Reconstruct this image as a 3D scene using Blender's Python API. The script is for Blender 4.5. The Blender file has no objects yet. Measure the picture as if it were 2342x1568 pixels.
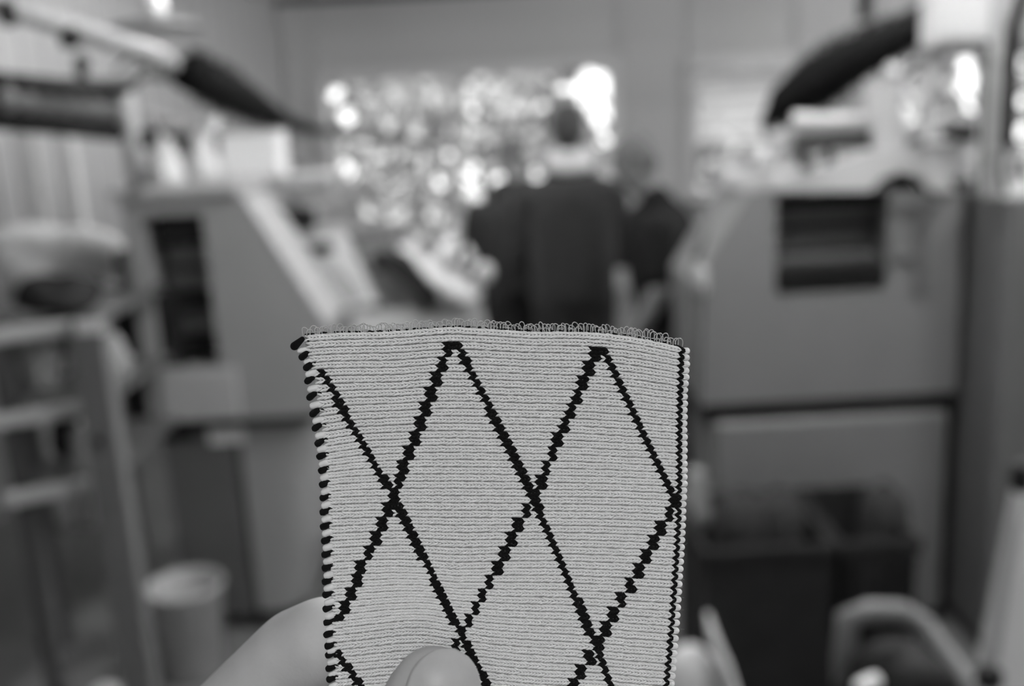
import bpy, math, random
import numpy as np
from mathutils import Vector, Matrix
rng = random.Random(7)
nr = np.random.RandomState(3)
PI = math.pi
col = bpy.context.scene.collection
sc = bpy.context.scene

# ------------------------------------------------------------------ camera
F_PX, EYE = 2277.0, 1.65
PITCH, ROLL = math.radians(12.5), math.radians(3.1)
fw = Vector((0, math.cos(PITCH), -math.sin(PITCH)))
_r0 = Vector((1, 0, 0)); _u0 = Vector((0, math.sin(PITCH), math.cos(PITCH)))
rt = _r0*math.cos(ROLL) - _u0*math.sin(ROLL)
up = _r0*math.sin(ROLL) + _u0*math.cos(ROLL)
EYEP = Vector((0, 0, EYE))
ROT = Matrix((rt, up, -fw)).transposed()
HOLD = 0.207                       # how far away the swatch is held, metres
cam = bpy.data.cameras.new('camera'); cam_o = bpy.data.objects.new('camera', cam); col.objects.link(cam_o)
cam_o.matrix_world = Matrix.Translation(EYEP) @ ROT.to_4x4()
cam.sensor_width = 36; cam.lens = F_PX/2342*36; cam.clip_start = 0.01; cam.clip_end = 200
cam.dof.use_dof = True; cam.dof.focus_distance = HOLD; cam.dof.aperture_fstop = 7.6; cam.dof.aperture_blades = 0
sc.camera = cam_o

# ------------------------------------------------------------------ world, sun, lamps, exposure
SKY, SUN, LAMP = 3.4, 5.0, 67.0
w = bpy.data.worlds.new('sky'); sc.world = w; w.use_nodes = True
bg = w.node_tree.nodes['Background']; bg.inputs[0].default_value = (1, 1, 1, 1); bg.inputs[1].default_value = SKY
sun = bpy.data.lights.new('sun', 'SUN'); sun.energy = SUN; sun.angle = 0.02
so = bpy.data.objects.new('sun', sun); col.objects.link(so); so.location = (0, -5, 12)
so.rotation_euler = (math.radians(48), 0, math.radians(-20))
sc.view_settings.view_transform = 'Standard'; sc.view_settings.look = 'None'
sc.view_settings.gamma = 1; sc.view_settings.use_curve_mapping = False
sc.view_settings.exposure = 0.0
sc.cycles.use_denoising = True
sc.cycles.max_bounces = 8; sc.cycles.diffuse_bounces = 4; sc.cycles.transparent_max_bounces = 12
sc.cycles.sample_clamp_indirect = 4

# ------------------------------------------------------------------ helpers
def at(x, y, Y):
    """point in the room at distance Y from the photographer's wall, seen along photograph position x, y"""
    d = fw + rt*((x-1171)/F_PX) - up*((y-784)/F_PX)
    return EYEP + d*(Y/d.y)

def mat(name, g, rough=0.6, bump=0.0, bscale=200, vary=0.0, vscale=8, metal=0.0, emit=0, spec=0.5, sheen=0, coord='Object', dist=0.001):
    m = bpy.data.materials.new(name); m.use_nodes = True
    nt = m.node_tree; b = nt.nodes['Principled BSDF']
    b.inputs['Base Color'].default_value = (g, g, g, 1)
    b.inputs['Roughness'].default_value = rough; b.inputs['Metallic'].default_value = metal
    b.inputs['Specular IOR Level'].default_value = spec
    if sheen: b.inputs['Sheen Weight'].default_value = sheen
    if emit:
        b.inputs['Emission Color'].default_value = (1, 1, 1, 1); b.inputs['Emission Strength'].default_value = emit
    tc = nt.nodes.new('ShaderNodeTexCoord')
    if vary:
        n = nt.nodes.new('ShaderNodeTexNoise'); n.inputs['Scale'].default_value = vscale; n.inputs['Detail'].default_value = 4
        r = nt.nodes.new('ShaderNodeValToRGB')
        a, c = max(0, g*(1-vary)), min(1, g*(1+vary))
        r.color_ramp.elements[0].position = 0.3; r.color_ramp.elements[1].position = 0.7
        r.color_ramp.elements[0].color = (a, a, a, 1); r.color_ramp.elements[1].color = (c, c, c, 1)
        nt.links.new(tc.outputs[coord], n.inputs['Vector']); nt.links.new(n.outputs['Fac'], r.inputs['Fac'])
        nt.links.new(r.outputs['Color'], b.inputs['Base Color'])
    if bump:
        n2 = nt.nodes.new('ShaderNodeTexNoise'); n2.inputs['Scale'].default_value = bscale; n2.inputs['Detail'].default_value = 3
        bn = nt.nodes.new('ShaderNodeBump'); bn.inputs['Strength'].default_value = bump; bn.inputs['Distance'].default_value = dist
        nt.links.new(tc.outputs[coord], n2.inputs['Vector']); nt.links.new(n2.outputs['Fac'], bn.inputs['Height'])
        nt.links.new(bn.outputs['Normal'], b.inputs['Normal'])
    return m

M = dict(
    wall=mat('painted_boards', .46, .7, .3, 60, .08, 3),
    wall_light=mat('pale_painted_boards', .38, .7, .3, 60, .07, 3),
    floor=mat('worn_concrete', .14, .55, .4, 30, .25, 2.5, dist=.01),
    ceiling=mat('ceiling_paint', .85, .8, .2, 30, .05),
    dark_trim=mat('dark_trim', .03, .6, .2, 60),
    frame_white=mat('white_frame_paint', .55, .5, .2, 60, .05),
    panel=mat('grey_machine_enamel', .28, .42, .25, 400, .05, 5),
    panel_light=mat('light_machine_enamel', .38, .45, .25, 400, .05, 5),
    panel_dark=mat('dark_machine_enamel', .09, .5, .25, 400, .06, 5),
    panel_mid=mat('mid_grey_enamel', .15, .45, .25, 400, .05, 5),  # plain mid grey enamel
    steel=mat('brushed_steel', .45, .35, .3, 300, .1, 20, metal=.7),
    alu=mat('pale_aluminium', .5, .4, .2, 200, .05, 6, metal=.2),
    black=mat('black_plastic', .010, .55, .3, 300, .2, 10, spec=.2),
    rubber=mat('charcoal_rubber', .016, .8, .4, 200, .2, 10, spec=.15),
    brush=mat('dark_bristle', .009, .9, .5, 500, .3, 40, spec=.08),
    white=mat('white_plastic', .42, .45, .15, 200, .05, 6),
    paper=mat('white_paper', .75, .7, .1, 200, .03, 6),
    cloth=mat('white_cloth', .6, .9, .6, 250, .06, 12, sheen=.3),
    grey_cloth=mat('grey_cloth', .2, .9, .6, 250, .15, 10, sheen=.2),
    yarn_white=mat('cone_yarn_white', .6, .9, .8, 150, .06, 30),
    yarn_grey=mat('cone_yarn_grey', .22, .9, .8, 150, .1, 30),
    yarn_black=mat('cone_yarn_black', .012, .9, .8, 150, .1, 30),
    skin=mat('skin', .52, .62, .25, 900, .06, 90, spec=.22, dist=.0003),
    skin_far=mat('skin_weathered', .17, .55, .3, 300, .10, 20, spec=.35),
    nail=mat('thumb_nail', .48, .40, .3, 700, .06, 150, spec=.35, dist=.0003),
    hair=mat('dark_hair', .022, .7, .8, 300, .4, 60),
    hair_grey=mat('greying_hair', .10, .8, .8, 300, .4, 60),
    sweater=mat('charcoal_sweater', .02, .95, .7, 220, .15, 30),
    shirt=mat('black_tshirt', .006, .95, .5, 220, .15, 30, spec=.2),
    trousers=mat('dark_trousers', .012, .9, .5, 200, .15, 20),
    collar=mat('white_collar_cotton', .55, .9, .4, 220, .05, 30),
    shoe=mat('shoe_leather', .02, .4, .3, 200, .1, 20),
    leaf=mat('leaf', .30, .6, .3, 30, .2, 1.2), leaf_light=mat('pale_leaf', .5, .6, .3, 30, .2, 1.2),  # second one is a paler leaf tone
    bark=mat('bark', .08, .9, .8, 20, .3, 6),
    grass=mat('lawn', .42, .9, .6, 30, .3, 1.5, dist=.02),
    lamp=mat('fill_lamp_glow', .9, .5, emit=LAMP),
    bulb=mat('lit_lamp_glass', .8, .4, emit=.5),
    screen=mat('display_glass', .25, .15, .1, 100, .05),
    wool=mat('ecru_yarn', .8, .95, .55, 2600, .05, 700, sheen=.25, spec=.2, dist=.00012),
    wool_black=mat('black_yarn', .006, .95, .6, 2600, .3, 700, sheen=.03, spec=.1, dist=.00012),
    wool_back_shaded=mat('ecru_yarn_back_shaded', .42, .95, .5, 2600, .1, 700, spec=.1, dist=.00012),  # back layer darkened: shade between ribs is in its colour
    filament=mat('clear_filament', .42, .3, .1, 2000, .08, 500, spec=.6, dist=.00005),
)
def glass_mat():
    m = bpy.data.materials.new('window_glass'); m.use_nodes = True; nt = m.node_tree
    nt.nodes.remove(nt.nodes['Principled BSDF'])
    t = nt.nodes.new('ShaderNodeBsdfTransparent'); g = nt.nodes.new('ShaderNodeBsdfGlossy'); g.inputs['Roughness'].default_value = .03
    t.inputs[0].default_value = (.93, .93, .93, 1)
    mx = nt.nodes.new('ShaderNodeMixShader'); mx.inputs[0].default_value = .06
    nt.links.new(t.outputs[0], mx.inputs[1]); nt.links.new(g.outputs[0], mx.inputs[2])
    nt.links.new(mx.outputs[0], nt.nodes['Material Output'].inputs[0]); return m
M['glass'] = glass_mat()
def blind_mat():
    m = mat('translucent_slat', .7, .6); nt = m.node_tree; b = nt.nodes['Principled BSDF']
    t = nt.nodes.new('ShaderNodeBsdfTranslucent'); t.inputs[0].default_value = (.95, .95, .95, 1)
    mx = nt.nodes.new('ShaderNodeMixShader'); mx.inputs[0].default_value = .85
    nt.links.new(b.outputs[0], mx.inputs[1]); nt.links.new(t.outputs[0], mx.inputs[2]); nt.links.new(mx.outputs[0], nt.nodes['Material Output'].inputs[0])
    return m
M['blind'] = blind_mat()

class MB:
    """collects shapes and links them as one mesh object"""
    def __init__(s): s.v = []; s.f = []; s.n = 0
    def add(s, v, f):
        s.v.extend([tuple(p) for p in v]); s.f.extend([tuple(i+s.n for i in q) for q in f]); s.n += len(v); return s
    def box(s, c, d, rot=None, bev=0.0):
        x, y, z = d[0]/2, d[1]/2, d[2]/2
        b = min(bev, x*.9, y*.9, z*.9)
        if b <= 0:
            P = [(sx*x, sy*y, sz*z) for sx in (-1, 1) for sy in (-1, 1) for sz in (-1, 1)]
            F = [(0, 1, 3, 2), (4, 6, 7, 5), (0, 4, 5, 1), (2, 3, 7, 6), (0, 2, 6, 4), (1, 5, 7, 3)]
        else:
            P, F, idx = [], [], {}
            for sx in (-1, 1):
                for sy in (-1, 1):
                    for sz in (-1, 1):
                        idx[(sx, sy, sz)] = len(P)
                        P += [(sx*x, sy*(y-b), sz*(z-b)), (sx*(x-b), sy*y, sz*(z-b)), (sx*(x-b), sy*(y-b), sz*z)]
            g = lambda a, k: idx[a]+k
            for sx in (-1, 1):
                q = [g((sx, -1, -1), 0), g((sx, 1, -1), 0), g((sx, 1, 1), 0), g((sx, -1, 1), 0)]; F.append(q if sx > 0 else q[::-1])
                q = [g((-1, sx, -1), 1), g((1, sx, -1), 1), g((1, sx, 1), 1), g((-1, sx, 1), 1)]; F.append(q[::-1] if sx > 0 else q)
                q = [g((-1, -1, sx), 2), g((1, -1, sx), 2), g((1, 1, sx), 2), g((-1, 1, sx), 2)]; F.append(q if sx > 0 else q[::-1])
            for a in (-1, 1):
                for b2 in (-1, 1):
                    F.append([g((a, b2, -1), 0), g((a, b2, 1), 0), g((a, b2, 1), 1), g((a, b2, -1), 1)])
                    F.append([g((a, -1, b2), 0), g((a, 1, b2), 0), g((a, 1, b2), 2), g((a, -1, b2), 2)])
                    F.append([g((-1, a, b2), 1), g((1, a, b2), 1), g((1, a, b2), 2), g((-1, a, b2), 2)])
            for k in idx: F.append([idx[k], idx[k]+1, idx[k]+2])
        R = rot if rot is not None else Matrix.Identity(3)
        c = Vector(c)
        return s.add([R @ Vector(p) + c for p in P], F)
    def span(s, a, b, bev=0.0):
        a, b = Vector(a), Vector(b)
        return s.box((a+b)/2, (abs(b.x-a.x), abs(b.y-a.y), abs(b.z-a.z)), None, bev)
    def prism(s, poly, y0, y1):
        n = len(poly)
        V = [(x, y0, z) for x, z in poly] + [(x, y1, z) for x, z in poly]
        F = [tuple(range(n))[::-1], tuple(range(n, 2*n))] + [(i, (i+1) % n, (i+1) % n+n, i+n) for i in range(n)]
        return s.add(V, F)
    def tube(s, path, r, n=10, caps=True, flat=1.0):
        P = [Vector(p) for p in path]; rr = r if isinstance(r, (list, tuple)) else [r]*len(P)
        V, F = [], []
        ref = Vector((0, 0, 1))
        t0 = (P[1]-P[0]).normalized()
        if abs(t0.dot(ref)) > .9: ref = Vector((1, 0, 0))
        for i, p in enumerate(P):
            t = (P[min(i+1, len(P)-1)]-P[max(i-1, 0)]).normalized()
            a = (ref - t*ref.dot(t)).normalized(); ref = a; b = t.cross(a)
            for k in range(n):
                an = 2*PI*k/n; V.append(p + a*math.cos(an)*rr[i]*flat + b*math.sin(an)*rr[i])
        for i in range(len(P)-1):
            for k in range(n):
                F.append((i*n+k, i*n+(k+1) % n, (i+1)*n+(k+1) % n, (i+1)*n+k))
        if caps: F.append(tuple(range(n))[::-1]); F.append(tuple(range((len(P)-1)*n, len(P)*n)))
        return s.add(V, F)
    def lathe(s, prof, c=(0, 0, 0), n=28, R=None):
        V, F = [], []
        for r, z in prof:
            for k in range(n): V.append(Vector((r*math.cos(2*PI*k/n), r*math.sin(2*PI*k/n), z)))
        for i in range(len(prof)-1):
            for k in range(n): F.append((i*n+k, i*n+(k+1) % n, (i+1)*n+(k+1) % n, (i+1)*n+k))
        F.append(tuple(range(n))[::-1]); F.append(tuple(range((len(prof)-1)*n, len(prof)*n)))
        R = R or Matrix.Identity(3)
        return s.add([R @ p + Vector(c) for p in V], F)
    def ball(s, c, r, n=16, m=10, R=None):
        rx, ry, rz = r if isinstance(r, (tuple, list)) else (r, r, r)
        V, F = [], []
        for j in range(m+1):
            t = PI*(j+.001)/(m+.002)
            for k in range(n): V.append(Vector((rx*math.sin(t)*math.cos(2*PI*k/n), ry*math.sin(t)*math.sin(2*PI*k/n), rz*math.cos(t))))
        for j in range(m):
            for k in range(n): F.append((j*n+k, (j+1)*n+k, (j+1)*n+(k+1) % n, j*n+(k+1) % n))
        R = R or Matrix.Identity(3)
        return s.add([R @ p + Vector(c) for p in V], F)
    def caps(s, a, b, ra, rb, n=16):
        """tapered capsule"""
        a, b = Vector(a), Vector(b); d = (b-a); L = d.length; d = d/L if L > 1e-9 else Vector((0, 0, 1))
        path, rad = [], []
        for k in range(6):
            t = PI/2*(1-k/5.0); path.append(a - d*ra*math.sin(t)); rad.append(max(ra*math.cos(t), ra*.02))
        for k in range(6):
            t = PI/2*k/5.0; path.append(b + d*rb*math.sin(t)); rad.append(max(rb*math.cos(t), rb*.02))
        return s.tube(path, rad, n)
    def build(s, name, m, parent=None, smooth=False, loc=None):
        me = bpy.data.meshes.new(name); me.from_pydata(s.v, [], s.f); me.update()
        o = bpy.data.objects.new(name, me); col.objects.link(o); me.materials.append(m)
        if smooth: me.shade_smooth()
        if parent is not None: o.parent = parent
        if loc is not None: o.location = loc
        return o

def recenter(o, p):
    """put the origin of a mesh object whose vertices are in room coordinates at p"""
    p = Vector(p)
    o.data.transform(Matrix.Translation(-p)); o.location = p
    return o
def thing(name, label, cat, loc=(0, 0, 0), group=None, rz=0):
    o = bpy.data.objects.new(name, None); col.objects.link(o); o.location = loc; o.rotation_euler = (0, 0, rz)
    o.empty_display_size = .05
    o['label'] = label; o['category'] = cat
    if group: o['group'] = group
    return o
def tag(o, label=None, cat=None, group=None, kind=None):
    if label: o['label'] = label
    if cat: o['category'] = cat
    if group: o['group'] = group
    if kind: o['kind'] = kind
    return o
def part(mb, name, m, t, smooth=False, label=None, kind=None):
    """mesh written in room coordinates, parented to thing t (t has no rotation)"""
    loc = Vector(t.location) if t.parent is None else Vector(t.location)+Vector(t.parent.location)
    mb.v = [tuple(Vector(p)-loc) for p in mb.v]
    o = mb.build(name, m, t, smooth)
    if label: o['label'] = label
    if kind: o['kind'] = kind
    return o
def sub(mb, name, m, p, smooth=False, label=None, kind=None):
    """sub-part: p is a part mesh at its thing's origin"""
    t = p.parent
    mb.v = [tuple(Vector(q)-Vector(t.location)) for q in mb.v]
    o = mb.build(name, m, p, smooth)
    if label: o['label'] = label
    if kind: o['kind'] = kind
    return o
def struct(o):
    o['kind'] = 'structure'; return o
def remeshed(mb, name, m, parent, voxel, smooth_it=3, parent_loc=True):
    """one continuous smooth skin grown around the shapes in mb"""
    if parent is not None and parent_loc: mb.v = [tuple(Vector(p)-Vector(parent.location)) for p in mb.v]
    o = mb.build(name, m, None)
    md = o.modifiers.new('r', 'REMESH'); md.mode = 'VOXEL'; md.voxel_size = voxel
    ms = o.modifiers.new('s', 'SMOOTH'); ms.iterations = smooth_it; ms.factor = .5
    dg = bpy.context.evaluated_depsgraph_get(); ev = o.evaluated_get(dg)
    me = bpy.data.meshes.new_from_object(ev); old = o.data; o.modifiers.clear(); o.data = me; bpy.data.meshes.remove(old)
    me.name = name; me.shade_smooth()
    if parent is not None: o.parent = parent
    return o
def rotx(a): return Matrix.Rotation(a, 3, 'X')
def roty(a): return Matrix.Rotation(a, 3, 'Y')
def rotz(a): return Matrix.Rotation(a, 3, 'Z')

# ------------------------------------------------------------------ the room
YB, CEIL, XR, YREAR = 7.2, 2.56, 4.3, -2.2
LA, LB = Vector((-1.49, YB, 0)), Vector((-3.9, -0.6, 0))     # left wall runs from the back corner outwards
flo = MB().span((-4.2, YREAR-.1, -.1), (XR+.12, YB+.16, 0)).build('floor', M['floor']); struct(flo)
cei = MB().span((-4.2, YREAR-.2, CEIL), (XR+.2, YB+.35, CEIL+.12)).build('ceiling', M['ceiling']); struct(cei)
# window openings in the back wall: x0, x1, z0, z1
OPEN = [(-1.22, .79, .50, 1.99), (1.38, 2.02, 1.10, 1.95), (2.72, 3.9, 1.0, 2.06)]
def wall_with_openings(name, x0, x1, y0, y1, z0, z1, holes, m):
    mb = MB(); xs = x0
    for (a, b, c, d) in holes:
        mb.span((xs, y0, z0), (a, y1, z1)); mb.span((a, y0, z0), (b, y1, c)); mb.span((a, y0, d), (b, y1, z1)); xs = b
    mb.span((xs, y0, z0), (x1, y1, z1))
    return struct(mb.build(name, m))
wb = wall_with_openings('wall_back', LA.x-.15, XR, YB+.03, YB+.18, 0, CEIL, OPEN, M['wall'])
# vertical boards nailed on the wall, each its own piece
bw = .135; x = LA.x+.01; cache = {}
def board(wall, x, z0, z1, wd, m, R=None, origin=None):
    key = (round(wd, 3), round(z1-z0, 3), m.name)
    if key not in cache:
        o = MB().box((0, 0, 0), (wd-.009, .026, z1-z0), None, .004).build('board', m, wall); cache[key] = o.data
    else:
        o = bpy.data.objects.new('board', cache[key]); col.objects.link(o); o.parent = wall
    return o
def seg_boards(wall, xa, xb, ylow, yhigh, m):
    o = board(wall, 0, ylow, yhigh, xb-xa, m); o.location = ((xa+xb)/2, YB+.017, (ylow+yhigh)/2)
k = 0
while x < XR-.02:
    xe = min(x+bw, XR)
    hit = None
    for h in OPEN:
        if h[0]-.05 < xe and h[1]+.05 > x: hit = h
    if hit is None: seg_boards(wb, x, xe, .001, CEIL-.001, M['wall'])
    else:
        if x < hit[0]-.07: seg_boards(wb, x, hit[0]-.06, .001, CEIL-.001, M['wall'])
        if xe > hit[1]+.07: seg_boards(wb, hit[1]+.06, xe, .001, CEIL-.001, M['wall'])
        a, b = max(x, hit[0]-.06), min(xe, hit[1]+.06)
        if b-a > .02:
            seg_boards(wb, a, b, .001, hit[2]-.06, M['wall']); seg_boards(wb, a, b, hit[3]+.06, CEIL-.001, M['wall'])
    x = xe
# left wall
dl = (LB-LA); LL = dl.length; dn = dl.normalized(); nrm = Vector((-dn.y, dn.x, 0))   # nrm points out of / into room
if nrm.x < 0: nrm = -nrm
ang = math.atan2(dn.y, dn.x)
wl = MB().box((0, 0, CEIL/2), (LL, .15, CEIL)).build('wall_left', M['wall_light'], None); struct(wl)
wl.location = (LA+LB)/2 - nrm*.105; wl.rotation_euler = (0, 0, ang)
sgn = 1 if (Matrix.Rotation(ang, 3, 'Z') @ Vector((0, 1, 0))).dot(nrm) > 0 else -1
nb = int(LL/bw)
for i in range(nb):
    o = board(wl, 0, .001, CEIL-.001, LL/nb, M['wall_light']); o.location = (-LL/2+(i+.5)*LL/nb, sgn*.090, CEIL/2)
wr = struct(MB().span((XR, YREAR, 0), (XR+.15, YB+.18, CEIL)).build('wall_right', M['wall_light']))
we = struct(MB().span((-4.1, YREAR-.15, 0), (XR, YREAR, CEIL)).build('wall_rear', M['wall_light']))
wl2 = struct(MB().span((-4.1, YREAR, 0), (-3.95, LB.y+.05, CEIL)).build('wall_left_return', M['wall_light']))
struct(MB().span((LA.x, YB-.035, CEIL-.045), (XR, YB, CEIL-.001), .004).build('trim_1', M['dark_trim']))
# windows
def window(n, h, mull, fr=.055, blinds=False):
    a, b, c, d = h
    y0, y1 = YB-.02, YB+.12
    mb = MB().span((a-.06, y0, d), (b+.06, y1, d+.07), .005).span((a-.06, y0, c-.06), (b+.06, y1, c), .005)
    mb.span((a-.06, y0, c), (a+.002, y1, d), .005).span((b-.002, y0, c), (b+.06, y1, d), .005)
    f = struct(mb.build('window_%d' % n, M['frame_white']))
    xs = [a]+mull+[b]
    for q in mull: MB().span((q-.025, YB+.03, c), (q+.025, YB+.09, d), .004).build('mullion', M['frame_white'], f)
    for q in range(len(xs)-1):
        MB().span((xs[q]+.01, YB+.058, c+.001), (xs[q+1]-.01, YB+.064, d-.001)).build('pane', M['glass'], f)
    MB().span((a-.08, YB-.09, c-.075), (b+.08, YB-.021, c-.045), .006).build('sill', M['frame_white'], f)
    return f
w1 = window(1, OPEN[0], [-.33])
w2 = window(2, OPEN[1], [])
w3 = window(3, OPEN[2], [3.05, 3.45])
# slatted blind over the small window
bl = thing('window_blind', 'white slatted blind half lowered over the small window right of the men', 'blind', (1.70, YB-.05, 1.95))
part(MB().span((1.37, YB-.08, 1.93), (2.03, YB-.03, 1.975), .005), 'head_rail', M['frame_white'], bl)
for i in range(5):
    part(MB().box((1.70, YB-.055, 1.875-i*.098), (.63, .098, .004), rotx(math.radians(-62))), 'slat', M['blind'], bl)
for q in (1.5, 1.9): part(MB().tube([(q, YB-.055, 1.93), (q, YB-.055, 1.45)], .0025, 6), 'cord', M['white'], bl)

# added fill lamps, unseen above the frame: battens with bare tubes on short stems
FILL_LAMPS = [(1.1, 2.0, 'nearest lamp in front'), (2.2, 1.3, 'nearest lamp on the right'), (.1, 2.6, 'lamp between the two machines'), (-.9, 4.3, 'lamp above the left machine rear'),
         (1.9, 4.3, 'lamp above the right machine rear'), (3.5, 3.0, 'lamp by the right wall'), (.1, -1.3, 'lamp behind the photographer'), (3.2, 5.7, 'lamp in the far right corner')]
for i, (lx, ly, lab) in enumerate(FILL_LAMPS):
    t = thing('fill_lamp', 'added fill batten under the ceiling, unseen above the frame: '+lab, 'lamp', (lx, ly, CEIL), 'added fill battens under the ceiling')
    part(MB().span((lx-.05, ly-.62, CEIL-.06), (lx+.05, ly+.62, CEIL-.03), .01).span((lx-.02, ly-.5, CEIL-.03), (lx+.02, ly-.46, CEIL-.001)).span((lx-.02, ly+.46, CEIL-.03), (lx+.02, ly+.5, CEIL-.001)), 'housing', M['frame_white'], t)
    part(MB().tube([(lx, ly-.58, CEIL-.10), (lx, ly+.58, CEIL-.10)], .036, 14), 'lamp_tube', M['lamp'], t, True)

# ------------------------------------------------------------------ outside
struct(MB().span((-14, YB+.18, -.25), (16, 30, -.15)).build('ground', M['grass']))
def leaf_cloud(c, r, n, size, m, name, parent, holes=()):
    V = []; Fc = []
    cnt = 0
    while cnt < n:
        u = nr.normal(size=3); u /= np.linalg.norm(u); q = u*(nr.rand()**.35)
        p = np.array([c[0]+q[0]*r[0], c[1]+q[1]*r[1], c[2]+q[2]*r[2]])
        if p[2] < -.1: continue
        bad = False
        for (hx, hz, hr) in holes:
            if (p[0]-hx*p[1]/11.)**2 + (p[2]-(EYE+(hz-EYE)*p[1]/11.))**2 < hr*hr: bad = True; break
        if bad: continue
        a = nr.normal(size=3); a /= np.linalg.norm(a); b = np.cross(a, nr.normal(size=3)); b /= np.linalg.norm(b)
        s_ = size*(.6+.8*nr.rand()); k = len(V); cc = np.cross(a, b)*s_*.12
        V += [tuple(p-a*s_), tuple(p-b*s_*.4+cc), tuple(p+a*s_), tuple(p+b*s_*.4+cc)]
        Fc.append((k, k+1, k+2, k+3)); cnt += 1
    me = bpy.data.meshes.new(name); me.from_pydata([tuple(Vector(v)-Vector(parent.location)) for v in V], [], Fc); me.materials.append(m)
    o = bpy.data.objects.new(name, me); col.objects.link(o); o.parent = parent; o['kind'] = 'stuff'
    return o
HO = []
for (px, py, rr) in [(768, 215, .11), (795, 265, .12), (838, 212, .06), (790, 385, .12), (805, 410, .08), (845, 490, .10), (1355, 200, .24), (1372, 260, .17), (1240, 240, .10), (1220, 272, .07),
                     (1020, 355, .10), (1030, 300, .06), (1085, 250, .10), (1075, 195, .08), (1100, 430, .20), (1070, 400, .14), (1150, 420, .14), (1380, 320, .11), (985, 490, .10), (1000, 420, .12), (1090, 370, .06), (1230, 400, .09),
                     (2085, 155, .13), (2212, 150, .13), (2210, 195, .15), (2215, 245, .11), (2330, 150, .13), (2335, 230, .12), (2330, 300, .14), (1290, 205, .10), (1250, 180, .08)]:
    p = at(px, py, 11.0); HO.append((p.x, p.z, rr))
hedge = thing('hedge', 'leafy sunlit hedge outside, seen through the windows of the back wall', 'hedge', (1.5, 11.3, -.15))
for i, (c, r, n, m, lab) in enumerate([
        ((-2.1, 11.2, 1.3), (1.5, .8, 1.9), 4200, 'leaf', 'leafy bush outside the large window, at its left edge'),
        ((-.2, 11.4, 1.6), (1.4, .8, 2.2), 5200, 'leaf_light', 'pale leafy bush outside the middle of the large window'),
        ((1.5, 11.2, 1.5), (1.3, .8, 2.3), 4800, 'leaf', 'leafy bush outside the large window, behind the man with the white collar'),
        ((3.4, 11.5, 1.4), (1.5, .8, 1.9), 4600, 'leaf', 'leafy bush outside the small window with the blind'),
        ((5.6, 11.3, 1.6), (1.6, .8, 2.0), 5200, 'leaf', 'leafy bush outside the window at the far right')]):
    t = hedge
    part(MB().tube([(c[0], c[1], -.16), (c[0]+.05, c[1], .6), (c[0]-.05, c[1]+.05, 1.4), (c[0], c[1], 2.2)], [.09, .07, .05, .02], 8), 'trunk', M['bark'], t, True)
    for q in range(7):
        a = rng.random()*6.28; b = Vector((c[0], c[1], .5+.2*q))
        part(MB().tube([b, b+Vector((math.cos(a)*.4, math.sin(a)*.25, .3)), b+Vector((math.cos(a)*.8, math.sin(a)*.4, .75))], [.03, .02, .006], 6), 'branch', M['bark'], t, True)
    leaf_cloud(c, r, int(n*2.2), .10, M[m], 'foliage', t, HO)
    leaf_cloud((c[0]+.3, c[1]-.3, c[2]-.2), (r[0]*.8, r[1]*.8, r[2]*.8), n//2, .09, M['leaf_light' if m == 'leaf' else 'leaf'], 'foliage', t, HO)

# ------------------------------------------------------------------ shared machine pieces
def XZ(x, y, Y):
    p = at(x, y, Y); return (p.x, p.z)
def needle_rows(t, x0, x1, z0, z1, y, rows, n, m, name='needle'):
    """upright needle hooks standing in rows inside a recess"""
    for j in range(rows):
        zz = z0+(z1-z0)*(j+.5)/rows; hh = (z1-z0)/rows*.82
        for i in range(n):
            xx = x0+(x1-x0)*(i+.5)/n
            mb = MB().tube([(xx, y, zz-hh/2), (xx, y-.006, zz), (xx+.004*(j % 2*2-1), y, zz+hh*.45), (xx+.004, y-.008, zz+hh/2)], [.0045, .004, .003, .002], 6)
            part(mb, name, m, t, True)

# ------------------------------------------------------------------ left knitting machine
YL = 3.10
lm = thing('knitting_machine', 'grey flat knitting machine on the left, its tall end casing towards the viewer', 'machine', (-.9, YL, 0))
P_ = lambda x, y: XZ(x, y, YL)
(xL, zT) = P_(222, 482); xL = -1.24; zT = 1.475
slope_top = P_(548, 462); slope_bot = P_(742, 748); low_r = P_(742, 962)
zs = P_(400, 965)[1]
rec = [P_(322, 492)[0], P_(462, 492)[0], P_(400, 842)[1], P_(400, 492)[1]]   # recess x0,x1,z0,z1
# upper casing made of walls around the recess, prismatic profile
mb = MB()
mb.prism([(xL+.06, zs), (rec[0], zs), (rec[0], zT), (xL+.06, zT)], YL, YL+.34)
mb.prism([(rec[1], zs), (low_r[0], zs), (slope_bot[0], slope_bot[1]), (slope_top[0], zT-.01), (slope_top[0]-.02, zT), (rec[1], zT)], YL, YL+.34)
mb.prism([(rec[0], zs), (rec[1], zs), (rec[1], rec[2]), (rec[0], rec[2])], YL, YL+.34)
mb.prism([(rec[0], rec[3]), (rec[1], rec[3]), (rec[1], zT), (rec[0], zT)], YL, YL+.34)
part(mb, 'end_casing', M['panel'], lm)
part(MB().span((rec[0]-.005, YL+.22, rec[2]-.01), (rec[1]+.005, YL+.25, rec[3]+.005)), 'recess_back', M['panel_mid'], lm)
h = rec[3]-rec[2]
part(MB().span((rec[0]+.03, YL+.03, rec[3]-.20*h), (rec[1]-.002, YL+.21, rec[3]-.005), .006), 'motor_housing', M['black'], lm)
part(MB().span((rec[0]+.045, YL+.05, rec[2]+.36*h), (rec[1]-.004, YL+.21, rec[2]+.46*h), .006), 'guide_block', M['black'], lm)
part(MB().span((rec[0]+.045, YL+.05, rec[2]+.08*h), (rec[1]-.004, YL+.21, rec[2]+.18*h), .006), 'guide_block', M['black'], lm)
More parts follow.
